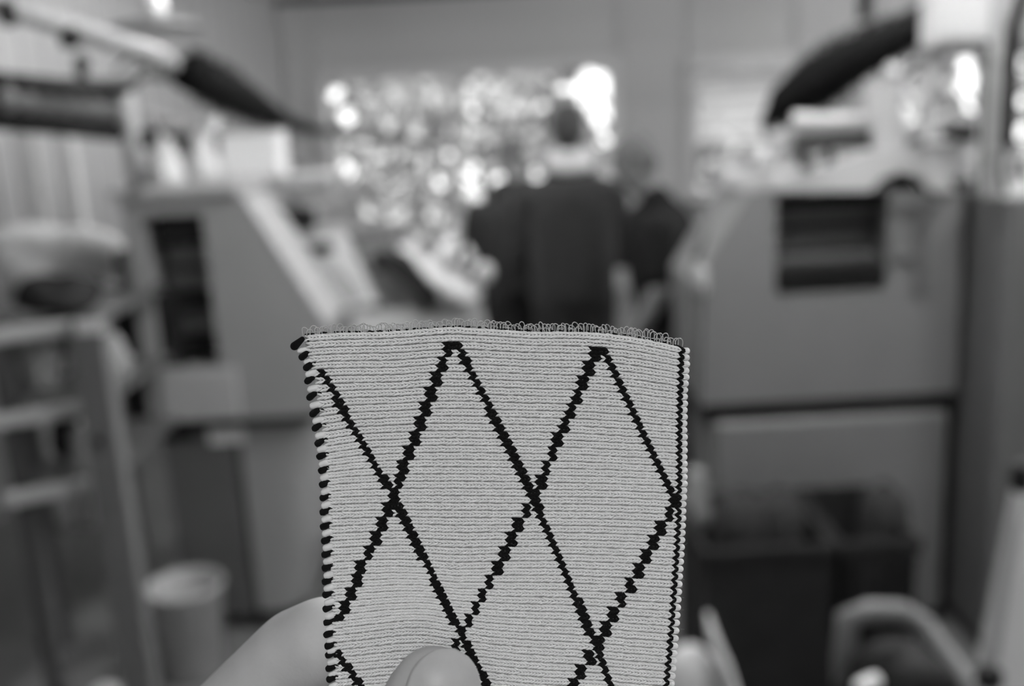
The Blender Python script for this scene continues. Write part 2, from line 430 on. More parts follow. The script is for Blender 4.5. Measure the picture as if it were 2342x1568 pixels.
part(MB().span((rec[0]+.04, YL+.09, rec[2]+.19*h), (rec[1]-.004, YL+.21, rec[2]+.35*h), .006), 'cam_plate', M['panel_mid'], lm)
part(MB().span((rec[0]+.02, YL+.14, rec[2]+.47*h), (rec[1]-.004, YL+.2, rec[2]+.79*h), .004), 'needle_plate', M['panel'], lm)
needle_rows(lm, rec[0]+.03, rec[1]-.006, rec[2]+.48*h, rec[2]+.78*h, YL+.10, 2, 7, M['steel'])
part(MB().span((rec[0]+.02, YL+.11, rec[2]+.615*h), (rec[1]-.004, YL+.2, rec[2]+.645*h), .004), 'needle_rail', M['rubber'], lm)
# slope strip, light on it put into its paler colour; pale top cover
dS = Vector((slope_bot[0]-slope_top[0], 0, slope_bot[1]-(zT-.01)))
angS = math.atan2(-dS.z, dS.x)
mid = Vector(((slope_top[0]+slope_bot[0])/2, YL+.17, (zT-.01+slope_bot[1])/2))
nS = Vector((math.sin(angS), 0, math.cos(angS)))
part(MB().box(mid+nS*.009, (dS.length, .345, .016), roty(angS), .005), 'lit_slope_face', M['panel_light'], lm, label='sloping casing side, painted lighter as lit')
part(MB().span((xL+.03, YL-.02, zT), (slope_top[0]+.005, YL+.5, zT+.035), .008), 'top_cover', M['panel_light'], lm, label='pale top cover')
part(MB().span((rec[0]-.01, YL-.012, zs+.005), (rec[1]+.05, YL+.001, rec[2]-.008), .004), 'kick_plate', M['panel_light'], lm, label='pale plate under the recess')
part(MB().span((xL+.035, YL-.05, P_(250, 712)[1]), (xL+.06, YL+.05, P_(250, 572)[1]), .008), 'grip_handle', M['rubber'], lm, label='dark upright handle')
# lower cabinet
zb = .055
mb = MB().prism([(-1.16, zb), (P_(560, 1300)[0], zb), (P_(560, 1300)[0], zs-.028), (-1.16, zs-.028)], YL+.035, YL+.5)
part(mb, 'lower_cabinet', M['panel_dark'], lm)
xa, xb_ = P_(558, 1180)[0], P_(726, 990)[0]
mb = MB(); n = 10; poly_b = []; rad = .12
V, Fc = [], []
for zi, (z_, xr_) in enumerate([(zb, xb_-.10), (.3, xb_-.03), (zs-.028, xb_)]):
    ring = [(xa+.001, YL+.05)] + [(xr_-rad+rad*math.sin(a), YL+.05+rad-rad*math.cos(a)) for a in [PI/2*q/8 for q in range(9)]] + [(xr_, YL+.9), (xa+.001, YL+.9)]
    V += [(a, b, z_) for a, b in ring]
n = len(V)//3
for zi in range(2):
    for q in range(n): Fc.append((zi*n+q, zi*n+(q+1) % n, (zi+1)*n+(q+1) % n, (zi+1)*n+q))
Fc += [tuple(range(n))[::-1], tuple(range(2*n, 3*n))]
part(MB().add(V, Fc), 'corner_door', M['panel'], lm, label='rounded grey corner door, painted lighter as lit')  # lighter enamel than the cabinet paints in the light on this corner
for q in (-1.1, xa-.1): part(MB().lathe([(.03, 0), (.034, .01), (.02, .015), (.015, .06)], (q, YL+.12, 0), 14), 'foot', M['rubber'], lm, True)
part(MB().span((xa-.02, YL+.03, .03), (xb_-.12, YL+.5, .056)), 'plinth', M['black'], lm)
p = at(512, 1003, YL)
part(MB().box((p.x, YL+.0335, p.z), (.118, .002, .052), None, .0008), 'sticker', M['paper'], lm, label='white sticker on the lower cabinet')
part(MB().span((xL+.06, YL+.002, zs-.027), (xb_-.01, YL+.3, zs-.001)), 'seam_strip', M['rubber'], lm)
# long body behind the casing
YE = 6.2
part(MB().prism([(-1.12, .12), (-.62, .12), (-.62, .86), (-.80, 1.12), (-1.12, 1.12)], YL+.345, YE), 'long_body', M['panel_mid'], lm)
part(MB().span((-1.0, YL+.345, 1.122), (-.88, YE, 1.30), .01), 'carriage_rail', M['panel'], lm)
part(MB().tube([at(600, 545, YL+.4), at(720, 527, 4.2), at(1010, 512, 6.1)], .022, 12), 'guide_tube', M['panel_light'], lm, True, label='pale guide tube')
# tilted inspection panel
def tilted(t, quad, Y4, th, name, m, bev=.004, label=None):
    """slab with real thickness whose corners stand at given places in the room"""
    C4 = [at(q[0], q[1], y) for q, y in zip(quad, Y4)]
    nn = (C4[1]-C4[0]).cross(C4[3]-C4[0]).normalized()
    if nn.y > 0: nn = -nn
    V = C4+[c-nn*th for c in C4]
    return part(MB().add(V, [(0, 1, 2, 3), (7, 6, 5, 4), (0, 4, 5, 1), (1, 5, 6, 2), (2, 6, 7, 3), (3, 7, 4, 0)]), name, m, t, label=label)
tilted(lm, [(655, 545), (790, 530), (865, 690), (752, 715)], [3.75, 3.95, 3.75, 3.55], .02, 'display_frame', M['panel_light'], label='pale frame of the tilted display')
tilted(lm, [(690, 575), (780, 566), (835, 680), (758, 697)], [3.735, 3.90, 3.72, 3.55], .01, 'display', M['screen'])
tilted(lm, [(695, 557), (755, 550), (768, 572), (708, 580)], [3.71, 3.79, 3.75, 3.67], .008, 'display_label', M['rubber'])
tilted(lm, [(600, 470), (722, 476), (722, 520), (640, 528)], [3.65, 4.0, 4.0, 3.65], .02, 'control_box', M['rubber'])
# black carriage cable loop and dark carriage
pts = [at(855, 600, 4.2), at(890, 592, 4.2), at(930, 612, 4.2), at(965, 650, 4.15), at(992, 695, 4.1)]
part(MB().tube(pts, [.05, .075, .085, .07, .045], 14, flat=.7), 'carriage_hood', M['black'], lm, True)
tilted(lm, [(815, 560), (925, 562), (1010, 720), (880, 725)], [4.35, 4.5, 4.3, 4.15], .03, 'carriage_bed', M['panel_dark'])
tilted(lm, [(770, 720), (1095, 690), (1120, 760), (780, 780)], [4.0, 4.3, 4.2, 3.9], .03, 'work_shelf', M['panel'])
# fabric coming off the machine: white curved take-down cloth
cl = thing('fabric_roll', 'white knitted cloth curling off the left machine in front of the men', 'fabric', at(1000, 640, 4.3))
part(MB().tube([at(925, 565, 4.25), at(960, 600, 4.2), at(1005, 640, 4.15), (at(1060, 672, 4.1)), at(1092, 682, 4.1)], [.035, .05, .055, .06, .035], 14, flat=.5), 'cloth_fold', M['cloth'], cl, True)
part(MB().tube([at(1040, 540, 4.35), at(1020, 570, 4.3), at(985, 610, 4.22)], [.03, .045, .035], 12, flat=.5), 'cloth_fold', M['cloth'], cl, True)
part(MB().tube([at(1065, 565, 4.3), at(1080, 590, 4.3), at(1060, 625, 4.28), at(1035, 600, 4.3)], [.03, .035, .03, .02], 12, flat=.6), 'cloth_fold', M['cloth'], cl, True)
part(MB().ball(at(1108, 622, 4.2), (.04, .04, .045)), 'cloth_fold', M['cloth'], cl, True)

# yarn creel standing on the left machine
cr = thing('yarn_creel', 'yarn feeding rack with dark rails and rings above the left machine', 'rack', (-1.1, 2.9, 1.51))
post0 = [at(283, 205, 2.95), at(318, 462, 3.12)]
part(MB().tube(post0, .024, 12), 'post', M['panel_light'], cr, True)
part(MB().tube([at(487, 270, 4.2), at(487, 440, 4.2)], .03, 12), 'post', M['panel'], cr, True)
# front rail pair running out to the left, with feeder rings between
part(MB().tube([at(-60, 180, 1.9), at(140, 197, 2.3), at(300, 195, 2.9)], [.018, .018, .018], 10), 'upper_rail', M['rubber'], cr, True)
part(MB().tube([at(-60, 262, 1.9), at(130, 285, 2.35), at(265, 302, 2.9)], [.024, .024, .026], 10), 'lower_rail', M['brush'], cr, True)
def torus_mb(c, R_, r_, ax, n=22, m=8):
    mb = MB(); ax = Vector(ax).normalized(); a = ax.orthogonal().normalized(); b = ax.cross(a)
    V, Fc = [], []
    for i in range(n):
        t = 2*PI*i/n; d = a*math.cos(t)+b*math.sin(t)
        for j in range(m):
            u = 2*PI*j/m; V.append(Vector(c)+d*(R_+r_*math.cos(u))+ax*r_*math.sin(u))
    for i in range(n):
        for j in range(m): Fc.append((i*m+j, ((i+1) % n)*m+j, ((i+1) % n)*m+(j+1) % m, i*m+(j+1) % m))
    return mb.add(V, Fc)
C4 = [at(-60, 190, 2.05), at(268, 205, 3.0), at(270, 298, 3.0), at(-60, 262, 2.05)]; nn = Vector((0, 1, 0))
part(MB().add(C4+[q+nn*.006 for q in C4], [(0, 1, 2, 3), (7, 6, 5, 4), (0, 4, 5, 1), (1, 5, 6, 2), (2, 6, 7, 3), (3, 7, 4, 0)]), 'rack_plate', M['rubber'], cr)
for i in range(7):
    f_ = i/6.0
    px, py, Y = 5+f_*250, 226+f_*26, 2.0+.8*f_
    c = at(px, py, Y)
    part(MB().lathe([(.004, -.010), (.025, -.008), (.029, 0), (.025, .008), (.004, .010)], c, 20, rotx(PI/2) @ roty(.35)), 'tension_disc', M['panel_mid'], cr, True)
    part(MB().tube([at(px-12, py-34, Y), c, at(px+6, py+44, Y)], .005, 8), 'disc_holder', M['rubber'], cr, True)
for i in range(5):
    f_ = i/4.0
    c = at(350+f_*85, 277+f_*18, 3.3+.4*f_)
    part(torus_mb(c, .022, .006, (1, -.6, .2)), 'feeder_ring', M['steel'], cr, True)
part(MB().tube([at(340, 318, 3.3), at(430, 332, 3.7)], .036, 12), 'lower_rail', M['brush'], cr, True)
part(MB().tube([at(508, 322, 3.9), at(550, 330, 4.0)], .042, 12), 'lower_rail', M['brush'], cr, True)
for i in range(12):
    f_ = i/11.0
    c = at(520+f_*230, 318+f_*38, 4.0+1.6*f_)
    part(torus_mb(c, .022, .006, (1, -.6, .2)), 'feeder_ring', M['steel'], cr, True)
part(MB().tube([at(515, 303, 4.0), at(750, 345, 5.6)], .012, 8), 'upper_rail', M['panel'], cr, True)
# bent black arm with knob
part(MB().tube([at(187, 150, 2.8), at(188, 178, 2.8), at(205, 192, 2.82), at(262, 197, 2.88), at(305, 190, 2.9), at(328, 165, 3.0)], [.018, .015, .015, .018, .014, .010], 10), 'bent_arm', M['black'], cr, True)
part(MB().ball(at(187, 142, 2.8), .021), 'knob', M['black'], cr, True)
part(MB().tube([at(265, 160, 3.0), at(300, 125, 3.0), at(345, 150, 3.05)], .006, 8), 'wire_arm', M['rubber'], cr, True)
part(MB().tube([at(320, 165, 3.1), at(450, 175, 3.3)], .022, 10), 'cross_tube', M['panel_mid'], cr, True)
# thick bristled yarn belt sloping away
def belt(t, path, rad, name, m, teeth, tl, flat=.55):
    part(MB().tube(path, rad, 12, flat=flat), name, m, t, True)
    P = [Vector(p) for p in path]
    mb = MB()
    L = len(P)-1
    for i in range(teeth):
        f_ = (i+.5)/teeth*L; k_ = min(int(f_), L-1); g_ = f_-k_
        p = P[k_].lerp(P[k_+1], g_); r_ = rad[k_]*(1-g_)+rad[k_+1]*g_
        for sgn_ in (-1, 1):
            for q in range(3):
                d = Vector((rng.uniform(-.3, .3), rng.uniform(-.3, .3), sgn_))
                mb.tube([p+Vector((0, (q-1)*.3*r_, sgn_*r_*.4)), p+d*r_*1.12], [tl, tl*.5], 5)
    part(mb, 'bristles', m, t, kind='stuff')
belt(cr, [at(440, 168, 3.1), at(510, 200, 3.4), at(580, 243, 3.7), at(640, 270, 4.0)], [.072, .078, .066, .035], 'yarn_belt', M['brush'], 34, .004, flat=.8)
belt(cr, [at(640, 268, 4.0), at(700, 293, 4.5), at(820, 310, 5.2), at(1030, 328, 6.2)], [.03, .03, .026, .016], 'yarn_belt', M['brush'], 26, .003)
# pale arm from upper left
ar = thing('tension_arm', 'long pale bar with two black knobs slanting above the yarn rack, upper left', 'bar', at(170, 90, 2.4))
part(MB().tube([at(-60, 2, 2.1), at(170, 62, 2.4), at(365, 128, 2.75), at(400, 150, 2.8)], [.021, .022, .024, .02], 12), 'bar', M['panel'], ar, True)
part(MB().tube([at(18, 38, 2.18), at(155, 80, 2.4), at(345, 140, 2.72)], .0045, 8), 'wire', M['rubber'], ar, True)
part(MB().lathe([(.006, -.03), (.022, -.024), (.024, .012), (.012, .026)], at(157, 80, 2.37), 16, rotx(.3)), 'knob', M['black'], ar, True)
part(MB().lathe([(.006, -.03), (.016, -.022), (.017, .012), (.010, .024)], at(16, 27, 2.15), 16), 'knob', M['black'], ar, True)
# things on top of the left machine
def cone(label, p, r0, r1, hh, m, group=None, tilt=0):
    t = thing('yarn_cone', label, 'yarn cone', p, group)
    R = roty(tilt)
    MB().lathe([(r0*.9, .004), (r0, .012), (r0*.97, hh*.3), (r1*1.12, hh*.85), (r1, hh*.93), (r1*.6, hh*.95)], (0, 0, 0), 24, R).build('yarn', m, t, True)
    MB().lathe([(r1*.3, 0), (r1*.35, hh*.9), (r1*.3, hh*1.06), (r1*.1, hh*1.06)], (0, 0, 0), 14, R).build('core', M['paper'], t, True)
    return t
zt = zT+.035
for (px, Y, m, lab) in [(285, 3.5, 'yarn_grey', 'grey yarn cone at the outer end of the left machine top'), (383, 3.3, 'yarn_white', 'white yarn cone on the left machine top, right of the pale post'),
                        (470, 3.48, 'yarn_white', 'white yarn cone on the left machine top, beside the white box')]:
    p = at(px, 430, Y); cone(lab, (max(p.x, -1.14), Y, zt), .06, .028, .16, M[m])
for (px, py0, py1, Y, lab) in [(262, 455, 380, 3.34, 'dark wedge shaped tool leaning beside the grey yarn cone'), (352, 425, 385, 3.3, 'small dark wedge shaped tool between post and white yarn cones')]:
    a, b = at(px, py0, Y), at(px+18, py1, Y)
    o = MB().box((0, 0, (b.z-zt)/2+.0), (.022, .05, max(.04, b.z-zt)), roty(.3), .004).build('wedge_tool', M['rubber']); o.location = (max(a.x, -1.17), Y-.06, zt+.004)
    tag(o, lab, 'tool')
t = thing('white_box', 'white carton standing on the far part of the left machine', 'box', (at(580, 420, 3.55).x, 3.62, zt))
bx = at(580, 420, 3.6)
MB().box((0, 0, .075), (.20, .16, .15), None, .003).build('carton', M['paper'], t)
MB().box((0, 0, .153), (.206, .166, .006), None, .002).build('lid', M['white'], t)
part(MB().span((slope_top[0]-.02, YL+.36, 1.45), (slope_top[0]+.22, YL+.75, zt-.001), .006), 'rear_shelf', M['panel'], lm)

# ------------------------------------------------------------------ lamp hanging at the upper left
pl = thing('pendant_lamp', 'hanging lamp with pale body over a wide flat dark shade, upper left', 'lamp', (at(360, 62, 4.3).x, 4.3, CEIL))
c = at(360, 62, 4.3)
part(MB().tube([(c.x, 4.3, CEIL), (c.x, 4.3, c.z+.10)], .006, 8), 'cable', M['white'], pl, True)
part(MB().lathe([(.015, .16), (.035, .15), (.046, .10), (.042, .06), (.025, .03)], (c.x, c.y, c.z), 24), 'lamp_body', M['white'], pl, True)
part(MB().lathe([(.03, .032), (.10, .024), (.20, 0), (.198, -.006), (.10, .008), (.02, .010)], (c.x, c.y, c.z), 32), 'shade', M['panel_mid'], pl, True)

# ------------------------------------------------------------------ far left: pipes on the wall, heap of cloth, rack
for i, (px, lab) in enumerate([(82, 'broad white upright post by the left wall, under the yarn rack'), (172, 'paler slim white upright post, second from the left edge')]):
    a = at(px, 450, 4.2)
    t = thing('wall_post', lab, 'post', (a.x, a.y, 0))
    MB().box((0, 0, .9), (.085-.03*i, .06, 1.8), None, .006).build('upright', M['frame_white'], t)
    MB().box((0, 0, .006), (.14, .12, .012), None, .003).build('base_plate', M['steel'], t)
    MB().box((0, 0, 1.81), (.11, .09, .02), None, .004).build('cap', M['frame_white'], t)
rk = thing('storage_trolley', 'open grey trolley with three pale shelf edges at the left edge', 'trolley', (-1.5, 2.6, 0))
Yt = 2.45
fr = at(215, 760, Yt); 
def vpost(px, py, Y, wd, dp, z1, m, label=None):
    a = at(px, py, Y)
    part(MB().span((a.x-wd/2, Y-dp/2, .0), (a.x+wd/2, Y+dp/2, z1), .004), 'post', m, rk, label=label); return a.x
ztop = at(200, 728, Yt).z
x2 = vpost(205, 760, Yt, .085, .05, ztop, M['panel_mid'])
x1 = vpost(20, 900, 2.55, .05, .05, at(20, 700, 2.55).z, M['panel_dark'])
x3 = vpost(262, 900, 3.0, .04, .04, at(262, 700, 3.0).z, M['panel_dark'])
x4 = vpost(60, 900, 3.1, .04, .04, at(60, 700, 3.1).z, M['panel_dark'])
def bar_between(a, b, wd, ht):
    a, b = Vector(a), Vector(b); d = b-a; an = math.atan2(d.y, d.x)
    return MB().box((a+b)/2, (d.length, wd, ht), rotz(an), .004)
for i, (pa_, pb_) in enumerate([((20, 775), (158, 745)), ((40, 970), (180, 930)), ((65, 1152), (192, 1098))]):
    A3, B3 = at(pa_[0], pa_[1], 2.38), at(pb_[0], pb_[1], 2.50); z_ = (A3.z+B3.z)/2
    part(bar_between((x1+.02, 2.40, z_), (x2-.045, 2.50, z_), .03, .036), 'shelf_edge', M['panel_light'], rk, label='pale front edge of a shelf')
    part(MB().prism([(x1, z_-.014), (x2-.03, z_-.014), (x2-.03, z_), (x1, z_)], 2.52, 3.1), 'shelf', M['panel_dark'], rk)
part(MB().span((x1+.02, 3.12, at(60, 1180, 2.5).z), (x2, 3.13, ztop-.02)), 'back_panel', M['rubber'], rk)
p = at(203, 748, Yt-.03)
part(MB().box((p.x, Yt-.027, p.z), (.07, .003, .035), None, .001), 'sticker', M['paper'], rk, label='white sticker on the trolley post')
p = at(238, 1000, Yt)
part(MB().lathe([(.012, 0), (.014, .006), (.008, .012)], (p.x, Yt-.025, p.z), 14, rotx(PI/2)), 'bolt', M['rubber'], rk, True)
SH = [(at(pa_[0], pa_[1], 2.38).z+at(pb_[0], pb_[1], 2.50).z)/2+.001 for pa_, pb_ in [((20, 775), (158, 745)), ((40, 970), (180, 930)), ((65, 1152), (192, 1098))]]
def lump(name, lab, cat, c, r, m, seed, parent=None):
    g = random.Random(seed); mb = MB()
    for i in range(7):
        a = g.random()*6.28
        mb.ball((math.cos(a)*r[0]*.45*g.random(), math.sin(a)*r[1]*.45*g.random(), r[2]*(.5+.35*g.random())), (r[0]*(.5+.2*g.random()), r[1]*(.5+.2*g.random()), r[2]*(.35+.15*g.random())), 14, 9, rotx(g.uniform(-.3, .3)) @ roty(g.uniform(-.4, .4)))
    o = remeshed(mb, name, m, None, min(r)*.09, 2)
    zmin = min(v.co.z for v in o.data.vertices); o.data.transform(Matrix.Translation((0, 0, -zmin)))
    o.location = c; return tag(o, lab, cat)
lump('cloth_bundle', 'dark bundle lying on the top shelf of the left trolley', 'bundle', ((x1+x2)/2-.02, 2.66, SH[0]), (.13, .13, .10), M['rubber'], 1)
lump('cloth_bundle', 'pale grey bundle behind the left trolley post on its middle shelf', 'bundle', ((x1+x2)/2+.05, 2.68, SH[1]), (.085, .10, .15), M['yarn_grey'], 2)
lump('cloth_bundle', 'light grey small bundle at the left end of the middle trolley shelf', 'bundle', (x1+.06, 2.62, SH[1]), (.05, .06, .17), M['yarn_grey'], 5)
lump('cloth_bundle', 'dark round bundle on the lowest shelf of the left trolley', 'bundle', ((x1+x2)/2-.03, 2.70, SH[2]), (.09, .10, .14), M['rubber'], 3)
cone('grey yarn cone standing on the lowest trolley shelf, beside the dark bundle', (x2-.10, 2.55, SH[2]), .045, .028, .15, M['yarn_grey'])
# worktable with white heap behind the trolley
tb = thing('worktable', 'low grey table carrying the white cloth heap at the far left', 'table', (-1.75, 3.6, 0))
ztb = at(130, 690, 3.5).z
part(MB().span((-2.45, 3.25, ztb-.03), (-1.3, 4.0, ztb), .005), 'tabletop', M['panel_mid'], tb)
part(MB().span((-2.45, 3.24, ztb-.14), (-1.3, 3.26, ztb-.031), .003), 'apron', M['panel_mid'], tb)
for a in (-2.4, -1.36):
    for b in (3.3, 3.94): part(MB().span((a-.025, b-.025, 0), (a+.025, b+.025, ztb-.031), .003), 'leg', M['panel_mid'], tb)
lump('cloth_heap', 'large heap of white cloth on the table at the far left', 'cloth', (-1.62, 3.55, ztb+.002), (.28, .22, .24), M['cloth'], 11)
lump('cloth_heap', 'rounded white cloth pile at the left edge, below the yarn rack', 'cloth', (-2.15, 3.6, ztb+.002), (.24, .22, .32), M['cloth'], 12)

# ------------------------------------------------------------------ waste bin
b0 = at(440, 1498, 2.95); bb = thing('waste_bin', 'pale grey tapered plastic bin on the floor before the left machine', 'bin', (b0.x+.03, 2.88, 0))
MB().lathe([(.083, .0), (.088, .004), (.112, .285), (.120, .290), (.121, .302), (.113, .304), (.108, .290), (.083, .010), (.01, .008)], (0, 0, 0), 36).build('bucket', M['white'], bb, True)
torus_mb((0, 0, .298), .117, .005, (0, 0, 1), 36, 8).build('rim', M['white'], bb, True)
lump('floor_rag', 'small pale cloth lying on the floor in the lower left corner', 'cloth', (at(215, 1520, 2.7).x, 2.75, 0), (.06, .05, .03), M['cloth'], 21)

# ------------------------------------------------------------------ right knitting machine
YR = 2.90
rm = thing('knitting_machine', 'big grey flat knitting machine on the right, with a toothed opening in its end casing', 'machine', (.95, YR, 0))
Q = lambda x, y: XZ(x, y, YR)
XRr = 1.335; zU = 1.415; zSm = .78; zSb = .725
ra, rb_, rc, rd = Q(1775, 560)[0], Q(2032, 560)[0], Q(1900, 672)[1], Q(1900, 442)[1]
mb = MB()
mb.prism([(Q(1600, 900)[0], zSm), (ra, zSm), (ra, zU), (Q(1715, 440)[0], zU), (Q(1590, 650)[0]-.005, Q(1590, 650)[1])], YR, YR+.4)
mb.prism([(ra, zSm), (rb_, zSm), (rb_, rc), (ra, rc)], YR, YR+.4)
mb.prism([(rb_, zSm), (XRr, zSm), (XRr, zU-.02), (rb_, zU-.02)], YR, YR+.4)
mb.prism([(ra, rd), (rb_, rd), (rb_, zU), (ra, zU)], YR, YR+.4)
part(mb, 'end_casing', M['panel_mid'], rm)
part(MB().span((ra-.01, YR+.24, rc-.01), (rb_+.01, YR+.27, rd+.005)), 'recess_back', M['panel'], rm)
h = rd-rc
part(MB().span((ra+.002, YR+.03, rd-.13*h), (rb_-.002, YR+.23, rd-.002), .004), 'upper_block', M['black'], rm)
part(MB().span((ra+.002, YR+.03, rc+.03*h), (rb_-.002, YR+.23, rc+.27*h), .004), 'lower_block', M['black'], rm)
part(MB().span((ra+.002, YR+.07, rc+.28*h), (rb_-.002, YR+.23, rc+.37*h), .004), 'cam_plate', M['panel_dark'], rm)
needle_rows(rm, ra+.01, rb_-.01, rc+.38*h, rc+.86*h, YR+.12, 2, 17, M['steel'])
part(MB().span((ra+.002, YR+.10, rc+.60*h), (rb_-.002, YR+.2, rc+.63*h), .003), 'needle_rail', M['rubber'], rm)
for i in range(22):
    xx = ra+.01+(rb_-ra-.02)*(i+.5)/22
    part(MB().box((xx, YR+.022, rc+.15*h), (.006, .016, .2*h), None, .001), 'comb_tooth', M['rubber'], rm)
# frame beside the recess
for a, b in [((rb_+.01, YR-.015, rc+.30*h), (Q(2118, 560)[0], YR+.001, rc+.36*h)), ((Q(2092, 560)[0], YR-.018, rc-.01), (Q(2118, 560)[0], YR+.001, rd-.02)), ((rb_+.01, YR-.016, rd-.06), (Q(2140, 560)[0], YR+.001, rd-.04))]:
    part(MB().span(a, b, .003), 'frame_bar', M['panel_dark'], rm)
part(MB().span((Q(1600, 900)[0]+.02, YR+.03, zSb-.005), (XRr-.01, YR+.35, zSm)), 'seam_strip', M['black'], rm)
part(MB().span((Q(1635, 1100)[0], YR+.01, .05), (XRr-.012, YR+.4, zSb-.006), .012), 'lower_door', M['panel_mid'], rm)
part(MB().span((XRr+.001, YR+.05, .05), (XRr+.026, YR+.42, zU-.02)), 'corner_seam', M['black'], rm)
part(MB().span((.62, YR+.05, 0), (1.34, YR+.42, .049)), 'plinth', M['black'], rm)
part(MB().span((XRr+.027, YR-.20, .05), (2.1, YR+.4, zU-.035), .01), 'side_cabinet', M['panel_dark'], rm, label='darker side cabinet')
part(MB().span((XRr+.05, YR-.14, 0), (2.08, YR+.38, .049)), 'side_plinth', M['black'], rm)
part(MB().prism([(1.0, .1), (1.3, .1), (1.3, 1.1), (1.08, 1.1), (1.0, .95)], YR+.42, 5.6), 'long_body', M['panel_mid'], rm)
part(MB().tube([at(1650, 478, YR+.3), at(1600, 590, YR+.12)], .022, 10, flat=.6), 'side_lever', M['rubber'], rm, True, label='dark slanting lever')
part(MB().box(at(1605, 640, YR-.0), (.035, .03, .08), None, .01), 'latch', M['panel_light'], rm)
part(MB().tube([at(1700, 440, YR+.35), at(1660, 455, YR+.35), at(1590, 540, YR+.3)], .008, 8), 'cable', M['panel'], rm, True)
# head of the right machine
part(MB().prism([Q(1775, 436), Q(1775, 405), Q(1900, 375), Q(1990, 345), Q(2090, 350), Q(2150, 380), Q(2178, 436), Q(2120, 436), Q(2100, 405), Q(2060, 392), Q(2015, 405), Q(1985, 436)], YR-.02, YR+.34), 'head_cover', M['white'], rm, label='white humped cover')
part(MB().prism([Q(2000, 436), Q(2028, 408), Q(2060, 396), Q(2095, 408), Q(2115, 436)], YR+.03, YR+.3), 'arch_block', M['rubber'], rm)
zq = lambda y: Q(1900, y)[1]
part(MB().tube([at(1815, 274, YR+.15), at(2050, 280, YR+.15)], .024, 16), 'cross_tube', M['alu'], rm, True)
part(MB().span((Q(1835, 310)[0], YR+.10, zq(335)), (Q(2030, 310)[0], YR+.2, zq(303)), .003), 'needle_bar', M['panel'], rm)
for i in range(20):
    xx = Q(1835, 310)[0]+(Q(2030, 310)[0]-Q(1835, 310)[0])*(i+.5)/20
    part(MB().box((xx, YR+.095, zq(322)), (.005, .012, .05), None, .001), 'bar_tooth', M['rubber'], rm)
part(MB().tube([at(1850, 335, YR+.15), at(1960, 332, YR+.12), at(2060, 325, YR+.1), at(2110, 318, YR+.1)], [.006, .01, .012, .008], 8), 'lever_rod', M['rubber'], rm, True)
part(MB().prism([Q(2020, 345), Q(2015, 178), Q(2070, 180), Q(2092, 310), Q(2092, 350)], YR+.05, YR+.14), 'upright_plate', M['white'], rm, label='white upright plate')
part(MB().span((Q(1890, 350)[0], YR+.0, zq(378)), (Q(1908, 350)[0], YR+.03, zq(335)), .004), 'clamp', M['black'], rm)
part(MB().lathe([(.004, -.02), (.018, -.018), (.02, .016), (.006, .02)], at(1842, 372, YR-.03), 14, rotx(PI/2)), 'dial', M['rubber'], rm, True)
part(MB().lathe([(.01, -.02), (.03, -.018), (.032, .016), (.008, .022)], at(1752, 372, YR+.2), 20, rotx(PI/2)), 'wheel', M['panel_light'], rm, True)
part(MB().prism([Q(1690, 436), Q(1695, 400), Q(1740, 390), Q(1774, 405), Q(1774, 436)], YR+.1, YR+.3), 'head_block', M['panel_light'], rm)
part(MB().tube([at(2158, 306, YR+.05), at(2190, 300, YR+.05), at(2225, 302, YR+.05)], [.016, .034, .034], 12, flat=.8), 'grip', M['black'], rm, True)
part(MB().span((Q(2165, 400)[0], YR, Q(2200, 436)[1]), (Q(2232, 400)[0], YR+.2, Q(2200, 412)[1]), .004), 'edge_block', M['rubber'], rm)
part(MB().span((Q(2150, 350)[0], YR+.1, zU), (Q(2232, 350)[0], YR+.25, Q(2200, 325)[1]), .006), 'gear_housing', M['panel_light'], rm)
# creel of the right machine
rc_ = thing('yarn_creel', 'dark bristled yarn feeder slanting up to the right above the right machine', 'rack', at(1940, 170, 3.2))
belt(rc_, [at(1752, 285, 3.9), at(1810, 225, 3.7), at(1880, 180, 3.5), at(1960, 130, 3.25), at(2050, 85, 3.0), at(2150, 40, 2.8)], [.025, .085, .105, .085, .06, .05], 'yarn_belt', M['brush'], 60, .004, flat=.8)
part(MB().tube([at(1745, 292, 3.9), at(1760, 330, 3.9), at(1760, 395, 3.3)], .012, 8), 'strut', M['panel'], rc_, True)
part(MB().tube([at(2090, 170, 3.0), at(2130, 130, 2.9), at(2235, 90, 2.8)], [.012, .014, .012], 8), 'curved_arm', M['panel_light'], rc_, True)
part(MB().tube([at(1930, 245, 3.3), at(2060, 170, 3.1), at(2200, 60, 2.9)], .010, 8), 'lower_rail', M['panel'], rc_, True)
hb = thing('lamp_box', 'white boxy housing on the yarn feeder at the upper right', 'box', at(2185, 50, 2.75))
c = at(2185, 40, 2.75)
part(MB().box(c, (.145, .12, .15), None, .01), 'housing', M['white'], hb)
part(MB().box(c+Vector((0, -.062, .0)), (.12, .006, .12), None, .002), 'front_plate', M['white'], hb)
pm = thing('upright_post', 'pale upright machine post near the right edge', 'post', (at(2262, 440, 2.72).x, 2.72, 1.38))
a = at(2258, 440, 2.72)
part(MB().span((a.x-.034, 2.70, 1.381), (a.x+.030, 2.73, 2.1), .004), 'upright', M['panel'], pm)
part(MB().span((a.x-.038, 2.692, 1.38), (a.x-.030, 2.699, 2.1)), 'edge_strip', M['rubber'], pm)
for q in (1.5, 1.75, 2.0): part(MB().lathe([(.004, -.006), (.009, -.004), (.006, .004)], (a.x, 2.694, q), 10, rotx(PI/2)), 'screw', M['steel'], pm, True)
pk = thing('black_pole', 'slanting black pole at the right edge, right of the pale post', 'pole', at(2312, 380, 2.6))
part(MB().tube([at(2306, 330, 2.6), at(2318, 60, 2.55), at(2345, -20, 2.5)], .018, 10), 'pole', M['black'], pk, True)
